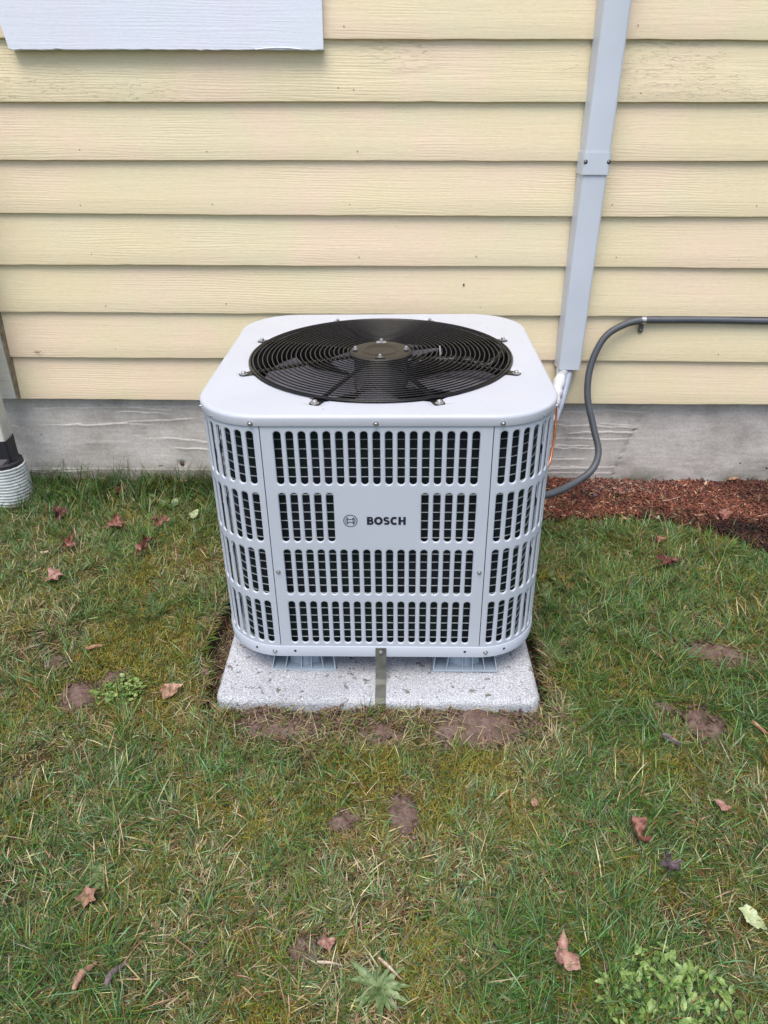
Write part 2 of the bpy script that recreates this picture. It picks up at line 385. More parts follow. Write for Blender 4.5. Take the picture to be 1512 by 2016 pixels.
# ------------------------------------------------------------------ house wall
E_ = .1524; Z0 = .3247
house = empty('house', (0, WALL_Y, 0), (0, 0, -.00558), label='yellow lap-sided house wall on a grey concrete foundation, behind the condenser', cat='house')
XL, XR = -1.285, 3.2
def board(k):
    z = Z0 + k * E_; n = 90; R_ = np.random.default_rng(100 + k); x = np.linspace(XL, XR, n)
    sag = .0012 * np.sin(x * R_.uniform(.8, 2) + R_.uniform(0, 6)) + .0006 * np.sin(x * R_.uniform(4, 7) + R_.uniform(0, 6))
    yo = .0012 * np.sin(x * R_.uniform(1, 3) + R_.uniform(0, 6))
    wob = .0004 * R_.standard_normal(n)
    prof = [(.017, -.0005), (.0035, -.0008), (.0004, .0004), (0, .003), (.0042, .05), (.0085, .10), (.0128, E_ + .001), (.0145, E_ + .02), (.020, E_ + .02)]
    rows = []
    for (py, pz) in prof: rows.append([(x[i], py + yo[i], z + pz + sag[i] + (wob[i] if pz < .01 else 0)) for i in range(n)])
    mb = MB(); mb.grid(rows); o = mb.obj('siding_board', M['siding_rough'] if k in (6, 8) else M['siding'], house); smooth_angle(o, 30)
    return o
for k in range(16): board(k)
MB().box(XL, XR, .0215, .06, Z0 - .004, Z0 + 16 * E_).obj('wall_sheathing', M['shroud'], house)
# foundation with board marks
def foundation():
    xs = np.arange(-1.52, XR, .008); zs = np.r_[-.12, np.arange(-.06, Z0 + .012, .0022)]
    X, Z = np.meshgrid(xs, zs); Y = np.full_like(X, .032)
    R_ = np.random.default_rng(5)
    xj = .93 - (.33 - Z) * .28 + .004 * (vnoise(Z, Z * 0, 60, 1) - .5)
    left = X < xj
    for i in range(34):
        z0 = R_.uniform(.03, .31); xa = R_.uniform(-1.9, .8); ln = R_.uniform(.15, 1.2); slope = R_.uniform(-.07, .05)
        zl = z0 + slope * (X - xa) + .030 * (fbm(X, X * 0, 5, i * 3) - .5) + .010 * (fbm(X, X * 0, 26, i * 3 + 1) - .5)
        win = sstep(0, .06, X - xa) * sstep(0, .06, xa + ln - X) * left
        d = Z - zl
        win = win * sstep(.18, .42, vnoise(X, X * 0, 7, i)); Y -= win * R_.uniform(.0020, .0048) * np.where(d < 0, np.exp(d / .012), 0)
        Y += win * .0012 * np.exp(-(d / .0018) ** 2)
    # long rows just like the boards of the form
    for z0 in (.040, .292):
        zl = z0 + .004 * (fbm(X, X * 0, 3, z0 * 99) - .5) + .003 * (fbm(X, X * 0, 30, z0 * 50) - .5)
        d = Z - zl; Y -= left * .0022 * np.where(d < 0, np.exp(d / .02), 0)
    Y += .004 * (fbm(X, Z, 3, 2) - .5) + .0012 * (fbm(X, Z * 9, 8, 9) - .5)
    Y += .006 * np.exp(-((X - xj) / .003) ** 2) * (.4 + vnoise(X * 0, Z, 90, 3)); Y = np.where(X > xj, Y + .0025, Y)
    for (hx, hz, r) in ((-.752, .062, .011), (-.9, .18, .003), (-.87, .20, .002), (-.83, .05, .003)):
        Y += .010 * np.exp(-(((X - hx) ** 2 + (Z - hz) ** 2) / r ** 2))
    rows = [[(X[j, i], Y[j, i], Z[j, i]) for i in range(len(xs))] for j in range(len(zs))]
    mb = MB(); mb.grid(rows); o = mb.obj('foundation', M['concrete'], house, smooth=True, label='grey board-marked concrete foundation'); 
foundation()
# rusty snap tie on the foundation
mb = MB(); R_ = .007
mb.grid([[(-.752 + r * math.cos(a), y, .062 + r * math.sin(a)) for a in np.linspace(0, 2 * PI, 13)[:-1]] for r, y in ((.0085, .0335), (.007, .0300), (.003, .0290), (.0004, .0275))], closed_u=True)
mb.obj('form_tie', simple('rust', (.12, .06, .03), .9, 0, .5, 200, .0005), house)
# white board under the window
def plank(name, x0, x1, z0, z1, y0, y1, mat, parent, nx=60, cut=0.0, seed=1, label=None, rough=.0006):
    R_ = np.random.default_rng(seed); xs = np.linspace(x0, x1, nx); rows = []
    wv = R_.standard_normal(nx) * rough
    for (py, t) in ((y1, 0), (y0 + .0015, 0), (y0, .0015), (y0, .5), (y0, 1), (y1, 1)):
        rows.append([(xs[i] + (cut * t if i == 0 else 0), py, (z0 + wv[i] * (t < .5) + (t if t == .0015 else (z1 - z0) * t))) for i in range(nx)])
    mb = MB(); mb.grid(rows)
    for e in (0, nx - 1):
        ids = [j * nx + e for j in range(len(rows))]; mb.f.append(tuple(ids if e else reversed(ids)))
    o = mb.obj(name, mat, parent); smooth_angle(o, 25)
    if label: o['label'] = label
    return o
plank('window_apron', -1.046, -.171, 1.364, 1.56, -.021, .012, M['white_wood'], house, cut=-.03, seed=3, label='white painted board below the window')
# split in the lower edge of the apron
mb = MB(); pts = [(-.36, 1.3655), (-.33, 1.3685), (-.30, 1.3700), (-.27, 1.3695), (-.235, 1.3665)]
mb.grid([[(x, -.0214, z + .0010) for x, z in pts], [(x, -.0234, z - .0004) for x, z in pts], [(x, -.0214, z - .0016) for x, z in pts]])
mb.obj('edge_splinter', M['white_wood'], house)
# corner board at the left
plank('corner_board', -1.535, -1.279, Z0 + .010, 2.75, -.024, .010, M['corner'], house, nx=10, seed=4, label='weathered white corner board', rough=.0005)
mb = MB(); mb.box(-1.2785, -1.2745, -.020, .012, Z0 + .006, 2.75); mb.obj('caulk_bead', simple('old_caulk', (.34, .29, .19), .8, 0, .5, 60, .001, 60), house)
MB().box(-1.53, -1.50, .033, 3.2, Z0 + .003, 2.75).obj('side_wall', M['siding'], house)
MB().box(-1.519, -1.47, .040, 3.2, -.12, Z0 + .001).obj('side_foundation', M['concrete'], house)
# nail heads and small blemishes on the boards
nm = MB().lathe([(.0004, -.0008), (.0018, -.0006), (.0021, 0)], 8)
nail_me = nm.mesh('nail_head', simple('paint_filled_nail', (.30, .24, .13), .6))
RR = random.Random(5)
for k in range(1, 8):
    for xx in (-.92, -.51, -.10, .30, .71, 1.12):
        if RR.random() < .75:
            link('nail_head', nail_me, house, (xx + RR.uniform(-.02, .02), .0012, Z0 + k * E_ + RR.uniform(.022, .032)), (PI / 2, 0, 0))
# spider web wisps and bug
wm = simple('web_dark', (.05, .04, .03), .8)
mb = MB()
for a in range(7):
    an = a * .9 + .3; L = RR.uniform(.006, .014)
    mb.tube([(-1.176, -.0005, .497), (-1.176 + L * math.cos(an), -.002, .497 + .5 * L * math.sin(an)), (-1.176 + 1.4 * L * math.cos(an + .2), .0005, .497 + .6 * L * math.sin(an + .2))], .0006, 4)
bug = mb.obj('cobweb_spider', wm, None); bug.matrix_parent_inverse.identity(); bug.location = (0, WALL_Y, 0)
tag(bug, 'small dark dried spider on the lowest-but-one siding board at far left', 'spider')
mb = MB(); mb.lathe([(.0005, -.004), (.0026, -.0025), (.003, 0), (.0012, .003), (.0004, .004)], 8)
o = mb.obj('bug', wm); o.location = (.2544, WALL_Y + .004, .7252 - .0); tag(o, 'tiny dark bug on the yellow siding above the condenser lid', 'insect')

# ------------------------------------------------------------------ lineset cover (duct) on the wall
duct = empty('pipe_cover', (.6145, WALL_Y, .463), label='light grey square pipe cover running straight up the yellow wall', cat='pipe cover')
def channel(w, d, z0, z1, r=.008, bottom_cut=0):
    pr = [(-w / 2 - .004, 0)]
    for a in np.linspace(0, PI / 2, 5): pr.append((-w / 2 + r - r * math.cos(a), -d + r - r * math.sin(a)))
    for a in np.linspace(PI / 2, 0, 5): pr.append((w / 2 - r + r * math.cos(a), -d + r - r * math.sin(a)))
    pr.append((w / 2 + .004, 0)); t_ = .002
    inner = [(x * (1 - 2 * t_ / w), min(y + t_, 0)) for x, y in pr]
    mb = MB(); zs = [z0, z0 + (z1 - z0) * .25, z0 + (z1 - z0) * .5, z0 + (z1 - z0) * .75, z1]
    mb.grid([[(x, y, z) for x, y in pr] for z in zs]); mb.grid([[(x, y, z) for x, y in reversed(inner)] for z in zs])
    mb.grid([[(x, y, z0) for x, y in inner], [(x, y, z0) for x, y in pr]]); mb.grid([[(x, y, z1) for x, y in pr], [(x, y, z1) for x, y in inner]])
    return mb
smooth_angle(channel(.0725, .058, 0, .62).obj('lower_channel', M['duct'], duct), 40)
smooth_angle(channel(.0740, .059, .62, 2.2).obj('upper_channel', M['duct'], duct), 40)
cp = channel(.0795, .0625, .592, .650, .009).obj('coupling', M['duct'], duct); smooth_angle(cp, 40)
for sx_ in (-1, 1):
    h_ = MB().lathe([(.0058, -.0004), (.0058, .0004)], 16).obj('screw_recess', M['shroud'], cp); h_.location = (sx_ * .0335, -.0627, .626); h_.rotation_euler = (PI / 2, 0, 0)
    h_ = MB().lathe([(.0032, -.0005), (.0032, .001), (.0015, .0014)], 12).obj('screw', M['steel'], cp); h_.location = (sx_ * .0335 - .001, -.0632, .627); h_.rotation_euler = (PI / 2, 0, 0)

def ribbed(path, r, pitch=.0052, amp=.0011, n=12):
    P = resample(path, pitch / 3); m = len(P)
    rr = [r + amp * math.cos(2 * PI * i / 3) for i in range(m)]
    return MB().tube([tuple(p) for p in P], rr, n)
# dark conduit from the right, S-bend, into the back of the condenser
cond = [(2.6, 1.08, .606), (1.9, 1.082, .610), (1.285, 1.08, .614), (1.069, 1.08, .617), (.903, 1.078, .617), (.843, 1.072, .617), (.783, 1.06, .606), (.720, 1.048, .565), (.684, 1.03, .476), (.681, 1.005, .379), (.707, .975, .282), (.727, .94, .204), (.702, .90, .156), (.631, .84, .136), (.534, .74, .150), (.43, .66, .175), (.355, .61, .19)]
cp_ = catmull(cond, 14)
o = ribbed(cp_, .0112).obj('conduit', M['cond'], smooth=True)
tag(o, 'dark grey ribbed electrical conduit curving in an S down the wall', 'conduit')
cl = empty('conduit_clamp', (.8455, WALL_Y, .617), label='small galvanised strap clamp holding the dark conduit under a siding board', cat='clamp')
mb = MB(); rows = []
for xx in (-.007, .007): rows.append([(xx, -.011 + .0127 * math.cos(a), .0127 * math.sin(a)) for a in np.linspace(PI * .55, PI * 1.75, 14)])
mb.grid(rows); smooth_angle(mb.obj('strap', M['steel'], cl))
mb = MB(); outl = [(-.0075, -.014), (.0075, -.014)] + [(.0075 * math.cos(a), -.038 + .0075 * math.sin(a)) for a in np.linspace(0, -PI, 9)]
mb.add([(x, -.0030, z) for x, z in outl] + [(x, -.0010, z) for x, z in outl], [tuple(reversed(range(len(outl))))] + [(i, (i + 1) % len(outl), len(outl) + (i + 1) % len(outl), len(outl) + i) for i in range(len(outl))])
mb.obj('tab', M['galv'], cl)
o = MB().lathe([(.0003, .0018), (.0025, .0014), (.0028, 0)], 10).obj('screw', M['steel'], cl); o.location = (0, -.0032, -.034); o.rotation_euler = (PI / 2, 0, 0)
# light conduit, wrapped lines and copper tube
o = ribbed(catmull([(.628, 1.058, .60), (.622, 1.05, .478), (.614, 1.03, .432), (.596, .99, .384), (.570, .93, .354), (.535, .86, .338), (.45, .83, .33), (.36, .72, .32)], 12), .0112, .004, .0003).obj('light_conduit', M['cond2'], smooth=True)
tag(o, 'pale blue-grey conduit dropping from the pipe cover to the condenser', 'conduit')
ls = empty('wrapped_pipe', (.583, 1.055, .503), label='white tape-wrapped refrigerant pipe coming out of the pipe cover', cat='pipe')
P_ = resample(catmull([(.607, 1.056, .60), (.604, 1.054, .50), (.596, 1.045, .452), (.584, 1.02, .424), (.566, .97, .402), (.545, .91, .38), (.50, .82, .35), (.36, .74, .33)], 10), .004)
rr = [.0185 + .0022 * math.sin(i * .55) + .0012 * RR.uniform(-1, 1) for i in range(len(P_))]
mb = MB().tube([tuple(Vector(p) - ls.location) for p in P_], rr, 14); mb.obj('tape_wrap', M['wrap'], ls, smooth=True)
o = MB().lathe([(.006, 0), (.007, .004), (.007, .010), (.004, .013)], 12).obj('valve_cap', M['steel'], ls); o.location = (-.022, -.10, -.110); o.rotation_euler = (.6, .4, 0)
o = MB().tube(catmull([(.50, .80, .47), (.544, .862, .40), (.549, .85, .317), (.543, .83, .263), (.526, .79, .222), (.46, .70, .20), (.36, .64, .20)], 8), .0046, 10).obj('copper_tube', M['copper'], smooth=True)
tag(o, 'bare copper tube bent beside the back right corner of the condenser', 'tube')

# ------------------------------------------------------------------ downspout at the left edge
ds = empty('downspout', (-1.328, .97, 0), label='dirty white downspout with a black adapter, cut by the left edge of the picture', cat='downspout')
mb = MB(); w2, d2 = .040, .030
def rrect(w, d, r, n=4):
    out = []
    for cx_, cy_, a0 in ((w - r, -d + r, -PI / 2), (w - r, d - r, 0), (-w + r, d - r, PI / 2), (-w + r, -d + r, PI)):
        for a in np.linspace(a0, a0 + PI / 2, n): out.append((cx_ + r * math.cos(a), cy_ + r * math.sin(a)))
    return out
pr = rrect(w2, d2, .006)
mb.grid([[(x, y, z) for x, y in pr] for z in (.215, .6, 1.2, 2.7)], closed_u=True); smooth_angle(mb.obj('pipe', M['downspout'], ds), 40)
mb = MB(); pa = rrect(w2 + .004, d2 + .004, .008)
mb.grid([[(x, y, z) for x, y in pa] for z in (.232, .165)], closed_u=True)
ca = [(.052 * math.cos(2 * PI * i / 16 - PI / 2 + .35), .052 * math.sin(2 * PI * i / 16 - PI / 2 + .35)) for i in range(16)]
mb.grid([[(x, y, .165) for x, y in pa], [(x * 1.02, y * 1.02, .150) for x, y in ca], [(x * 1.22, y * 1.22, .146) for x, y in ca], [(x * 1.25, y * 1.25, .118) for x, y in ca]], closed_u=True)
mb.obj('adapter', M['blackplastic'], ds)
mb = MB(); prof = [(.060, .135)]
for i in range(70): prof.append((.066 + (.0026 if i % 4 < 2 else -.0006), .133 - i * .0028))
rows = [[(r * math.cos(2 * PI * i / 36) + (.137 - z) * .05, r * math.sin(2 * PI * i / 36) - (.137 - z) * .03, z) for i in range(36)] for r, z in prof]
mb.grid(rows, closed_u=True); smooth_angle(mb.obj('corrugated_pipe', M['corrug'], ds), 50)
mb = MB(); ps = rrect(w2 + .002, d2 + .002, .007); mb.grid([[(x, y, z) for x, y in ps] for z in (.455, .485)], closed_u=True); mb.obj('strap', M['white_wood'], ds)

# ------------------------------------------------------------------ concrete pad
def pad():
    x0, x1, y0, y1 = PAD; cx_, cy_ = (x0 + x1) / 2, (y0 + y1) / 2; hw, hd = (x1 - x0) / 2, (y1 - y0) / 2
    def ring(ins, z, rc=.03, n=8, m=40):
        w, d = hw - ins, hd - ins; r = max(rc - ins, .004); out = []
        for sx_, sy_, a0 in ((1, -1, -PI / 2), (1, 1, 0), (-1, 1, PI / 2), (-1, -1, PI)):
            for a in np.linspace(a0, a0 + PI / 2, n): out.append((cx_ + sx_ * (w - r) + r * math.cos(a), cy_ + sy_ * (d - r) + r * math.sin(a)))
        # densify straight parts
        o2 = []
        for i in range(len(out)):
            a = np.array(out[i]); b = np.array(out[(i + 1) % len(out)]); k = max(1, int(np.linalg.norm(b - a) / .012)) if (i % n) == n - 1 else 1
            if k > 1: k = m
            for j in range(k): o2.append(tuple(a + (b - a) * j / k))
        return [(x, y, z + .003 * (vnoise(x, y, 40, 3) - .5) + (.002 * (vnoise(x, y, 12, 7) - .5))) for x, y in o2]
    mb = MB(); rows = [ring(0.0, -.06)]
    for a in np.linspace(0, PI / 2, 7): rows.append(ring(.014 * (1 - math.cos(a)), .046 - .014 + .014 * math.sin(a)))
    for i in (.03, .06, .12, .2, .3): rows.append(ring(i, .0465))
    rows = [[(x + .0025 * (vnoise(x, z, 50, j) - .5), y + .006 * (vnoise(x, z, 14, 5) - .5) * (j < 9), z) for x, y, z in r] for j, r in enumerate(rows)]
    mb.grid(rows, closed_u=True); n = len(rows[0]); b = len(mb.v); mb.f.append(tuple(range(b - n, b)))
    o = mb.obj('concrete_pad', M['pad'], smooth=True)
    tag(o, 'pale grey speckled concrete pad set in the lawn under the condenser', 'concrete pad')
pad()
# ------------------------------------------------------------------ condenser
unit = empty('outdoor_condenser', (0, 0, .046), (.00027, -.01187, -.01252), label='square light grey outdoor air conditioner condenser with slotted sides and a round fan grille', cat='air conditioner')
HW, RC = .372, .140; ST = HW - RC; CXY = (0, HW)      # half width, corner radius, straight half; centre of the unit in plan
ARC = RC * PI / 2
def perim(u, d=0.0):
    """u along the outline from the middle of the front going right (counter-clockwise), d inward"""
    T = 4 * (2 * ST + ARC); u = u % T
    side = int((u + ST) // (2 * ST + ARC)) % 4; s = (u + ST) - ((u + ST) // (2 * ST + ARC)) * (2 * ST + ARC)
    if s <= 2 * ST: x, y, nx, ny = s - ST, -HW, 0, -1
    else:
        a = (s - 2 * ST) / RC; x, y, nx, ny = ST + RC * math.sin(a), -ST - RC * math.cos(a), math.sin(a), -math.cos(a)
    x -= nx * d; y -= ny * d
    c_, s_ = [(1, 0), (0, 1), (-1, 0), (0, -1)][side]
    return (x * c_ - y * s_, x * s_ + y * c_ + HW)
ROWS = [(.104, .224), (.2425, .3625), (.381, .501), (.5195, .6395)]
ZB, ZT = .0935, .655
def slotted(u0, margin, ncol, pitch, blank=None, MS=8, slot_w=.0164):
    mb = MB(); total = 2 * margin + ncol * pitch
    def P(u, z, d): x, y = perim(u, d); return (x, y, z)
    cols = [(u0, u0 + margin, -1)] + [(u0 + margin + i * pitch, u0 + margin + (i + 1) * pitch, i) for i in range(ncol)] + [(u0 + total - margin, u0 + total, -1)]
    zb = [ZB]; 
    for a, b in ROWS: zb += [a - .004, b + .004]
    zb.append(ZT)
    for (ua, ub, ci) in cols:
        us = np.linspace(ua, ub, MS + 1)
        for j in range(len(zb) - 1):
            za, zc = zb[j], zb[j + 1]; isrow = j % 2 == 1
            if ci < 0 or not isrow or (blank and (j // 2) == blank[0] and blank[1] <= ci < blank[2]):
                mb.grid([[P(u, za, 0) for u in us], [P(u, zc, 0) for u in us]])
                continue
            r = slot_w / 2; um = (ua + ub) / 2; zt_, zb_ = zc - .004, za + .004
            def ring(rr, d):
                top = [P(um - rr * math.cos(PI * k / MS), zt_ - r + rr * math.sin(PI * k / MS), d) for k in range(MS + 1)]
                bot = [P(um + rr * math.cos(PI * k / MS), zb_ + r - rr * math.sin(PI * k / MS), d) for k in range(MS + 1)]
                return top + bot
            outer = [P(u, zc, 0) for u in us] + [P(u, za, 0) for u in us[::-1]]
            mb.grid([ring(r - .0008, .0034), ring(r - .0006, .0018), ring(r + .0001, .0007), ring(r + .0011, .0001), ring(r + .0014, 0), outer], closed_u=True)
    # folded back edges at the seams
    for u, sgn in ((u0, 1), (u0 + total, -1)):
        mb.grid([[P(u, ZB, 0), P(u, ZT, 0)], [P(u + sgn * .0004, ZB, .008), P(u + sgn * .0004, ZT, .008)]] if sgn < 0 else [[P(u, ZT, 0), P(u, ZB, 0)], [P(u + .0004, ZT, .008), P(u + .0004, ZB, .008)]])
    return mb
GAP = .0017
fp = (2 * ST - 2 * GAP - 17 * .0247) / 2; SIDE = 2 * ST + ARC
for s in range(4):
    mb = slotted(-ST + GAP + s * SIDE, fp, 17, .0247, (2, 5, 12) if s == 0 else None)
    o = mb.obj('front_panel' if s == 0 else 'side_panel', M['paint'], unit); smooth_angle(o, 50)
    cm = (ARC - .0002 - 8 * .0254) / 2
    mb = slotted(ST + .0001 + s * SIDE, cm, 8, .0254); o = mb.obj('corner_panel', M['paint'], unit); smooth_angle(o, 50)
    for sg in (-1, 1):
        g = MB(); uu = s * SIDE + sg * (ST - .0006); g.grid([[(*perim(uu - .006, .0045), ZB), (*perim(uu + .006, .0045), ZB)], [(*perim(uu - .006, .0045), ZT), (*perim(uu + .006, .0045), ZT)]]); g.obj('seam_gasket', M['ink'], unit)  # black strip added behind each seam to stand for the shade in the gap
# coil behind the slots
def loopu(d, z, n=200):
    T = 4 * SIDE; return [(*perim(T * i / n, d), z) for i in range(n)]
def uvloop(name, rows, mat, parent):
    mb = MB(); n = len(rows[0]); m = len(rows); rows = [list(r) + [r[0]] for r in rows]; mb.grid(rows); me = mb.mesh(name, mat, True)
    uv = me.uv_layers.new(name='UVMap'); T = 4 * SIDE
    vi = np.zeros(len(me.loops), np.int32); me.loops.foreach_get('vertex_index', vi)
    u = (vi % (n + 1)) / n * T; v = (vi // (n + 1)) / m
    uv.data.foreach_set('uv', np.stack([u, v], 1).astype(np.float32).ravel())
    return link(name, me, parent)
coil = uvloop('coil', [loopu(.030, z) for z in (.082, .645)], M['fins'], unit)
for k in range(27):
    z = .6305 - .02125 * k
    if z < .085: break
    uvloop('coil_tube', [loopu(.0300 - .0022 * math.sin(a), z + .0011 * math.cos(a)) for a in np.linspace(0, PI, 5)], M['coiltube'], coil)
# base pan
mb = MB(); zs = [(.030, .0640), (.0010, .0640), (-.0015, .0655), (-.0020, .0700), (-.0018, .0935), (-.0008, .0950), (.0030, .0955), (.009, .0955)]
mb.grid([loopu(d, z, 160) for d, z in zs], closed_u=True)
bt = loopu(.030, .0640, 160); b = len(mb.v); mb.add(bt, [tuple(reversed(range(len(bt))))]); mb.add([(x, y, .0700) for x, y, z in bt], [tuple(range(len(bt)))])
smooth_angle(mb.obj('base_pan', M['paint'], unit), 45)
# lid with the round opening
RO = .3125
def lid():
    mb = MB(); n = 256; T = 4 * SIDE; GC = (0, HW)
    def sq(d, z): return [(*perim(T * i / n, d), z) for i in range(n)]
    rows = [sq(.004, .6515), sq(-.0030, .6515), sq(-.0036, .6530), sq(-.0036, .6665)]
    for a in np.linspace(.2, PI / 2, 5): rows.append(sq(-.0036 + .0075 * (1 - math.cos(a)), .6665 + .0075 * math.sin(a)))
    base = sq(.0039, .674); ang = [math.atan2(y - HW, x) for x, y, z in base]
    circ = [(RO * math.cos(a), HW + RO * math.sin(a)) for a in ang]
    K = 26
    for k in range(1, K + 1):
        t_ = k / K; t_ = 1 - (1 - t_) ** 1.4; row = []
        for (bx, by, bz), (cx_, cy_) in zip(base, circ):
            x = bx + (cx_ - bx) * t_; y = by + (cy_ - by) * t_; z = .674
            for q in range(8):
                a = math.radians(22.5 + 45 * q); dx = x - .329 * math.cos(a); dy = y - HW - .329 * math.sin(a)
                ta = (-dx * math.sin(a) + dy * math.cos(a)); ra = dx * math.cos(a) + dy * math.sin(a)
                if ra < -.03: continue
                z -= .0045 * math.exp(-((ta / .019) ** 4 + (max(ra, 0) / .013) ** 4))
            row.append((x, y, z))
        rows.append(row)
    last = rows[-1]
    for (dr, dz) in ((.0015, -.001), (.003, -.004), (.0035, -.010), (.0035, -.075)):
        rows.append([((RO - dr) * math.cos(a), HW + (RO - dr) * math.sin(a), z + dz) for a, (x, y, z) in zip(ang, last)])
    mb.grid(rows, closed_u=True); return smooth_angle(mb.obj('lid', M['paint_top'], unit), 60)
lid()
# screws
sm = MB().lathe([(.0055, 0), (.0055, .0012), (.0034, .0014), (.0034, .0045), (.0024, .0052), (.0004, .0054)], 12)
screw_me = sm.mesh('screw', M['steel'])
def screw(u, z, d=-.0036, s=1.0, parent=unit):
    x, y = perim(u, d); x2, y2 = perim(u, d - .01); rz = math.atan2(y2 - y, x2 - x)
    o = link('screw', screw_me, parent, (x, y, z), (0, PI / 2, rz), (s, s, s)); return o
for s in range(4):
    for uu in ((-.247, 0, .247) if s == 0 else (0,)): screw(uu + s * SIDE, .6575)
    for uu in ((-.2465, .2465) if s == 0 else (0,)): screw(uu + s * SIDE, .0805, -.0020)
screw(-.2205, .305, 0, .9); screw(.2205, .305, 0, .9)
for uu in (ST + ARC * .5,  -ST - ARC * .5, ST + ARC * .78, -ST - ARC * .78): screw(uu, .6575, -.0036, .45)
dm = MB().lathe([(.0032, 0), (.0030, .0006), (.0008, .0002)], 12).mesh('hole', M['shroud'])
for uu in (-.1985, .1985, -.292, .292):
    x, y = perim(uu, -.0019); x2, y2 = perim(uu, -.02); o = link('drain_hole', dm, unit, (x, y, .082), (0, PI / 2, math.atan2(y2 - y, x2 - x)))
# lettering and emblem, flat print on the blank field
def stroke(mb, pts, w, ox, oz, sc, dy):
    pts = [np.array(p, float) for p in pts]; L = []; R_ = []
    for i in range(len(pts)):
        a = pts[max(0, i - 1)]; b = pts[min(len(pts) - 1, i + 1)]; t_ = (b - a) / np.linalg.norm(b - a); nrm = np.array([-t_[1], t_[0]])
        ww = w[i] if isinstance(w, list) else w
        L.append(pts[i] + nrm * ww / 2); R_.append(pts[i] - nrm * ww / 2)
    f = lambda p: (ox + p[0] * sc, -dy, oz + p[1] * sc)
    mb.grid([[f(p) for p in R_], [f(p) for p in L]])
def arc(cx_, cy_, rx, ry, a0, a1, n=20): return [(cx_ + rx * math.cos(math.radians(a)), cy_ + ry * math.sin(math.radians(a))) for a in np.linspace(a0, a1, n)]
mb = MB(); H_ = .0192; ox = -.0225; oz = .4262
W_ = .27
def letters():
    x = 0; d = .0008
    def S(pts, w=W_, k=[0]):
        k[0] += 1; stroke(mb, pts, w, ox + x * H_, oz, H_, d + k[0] * .00001)
    S([(.135, 0), (.135, 1)])
    S([(.13, .89), (.38, .89)] + arc(.40, .715, .155, .175, 90, -90, 14) + [(.13, .535)], .215)
    S([(.13, .50), (.42, .50)] + arc(.44, .305, .165, .195, 90, -90, 14) + [(.13, .11)], .22)
    x += .86; S(arc(.40, .5, .345, .385, 0, 360, 40), .26)
    x += .93; S(arc(.35, .69, .245, .195, 25, 90, 8) + arc(.33, .70, .205, .185, 95, 235, 16)[0:] + [(.33, .525), (.42, .49)] + arc(.36, .30, .225, .19, 60, -95, 18) + arc(.33, .33, .235, .22, -100, -145, 7), .225)
    x += .80; S(arc(.42, .5, .32, .385, 48, 312, 30), .26)
    x += .86; S([(.135, 0), (.135, 1)]); S([(.665, 0), (.665, 1)]); S([(.14, .5), (.66, .5)], .23)
letters()
for i, v in enumerate(mb.v): pass
mb.obj('lettering', M['ink'], unit, label='black BOSCH lettering')
mb = MB(); ex, ez = -.0575, .4355
def SE(pts, w, k=[0]):
    k[0] += 1; stroke(mb, pts, w, ex, ez, .0148, .0008 + k[0] * .00001)
SE(arc(0, 0, .95, .95, 0, 360, 48), .10)
SE(arc(0, 0, .66, .66, 52, -52, 20), .10); SE(arc(0, 0, .66, .66, 128, 232, 20), .10)
SE([(.40, .56), (.40, -.56)], .10); SE([(-.40, .56), (-.40, -.56)], .10)
SE([(-.40, .24), (.40, .24)], .10); SE([(-.40, -.24), (.40, -.24)], .10)
mb.obj('emblem', M['ink'], unit, label='round black emblem left of the lettering')

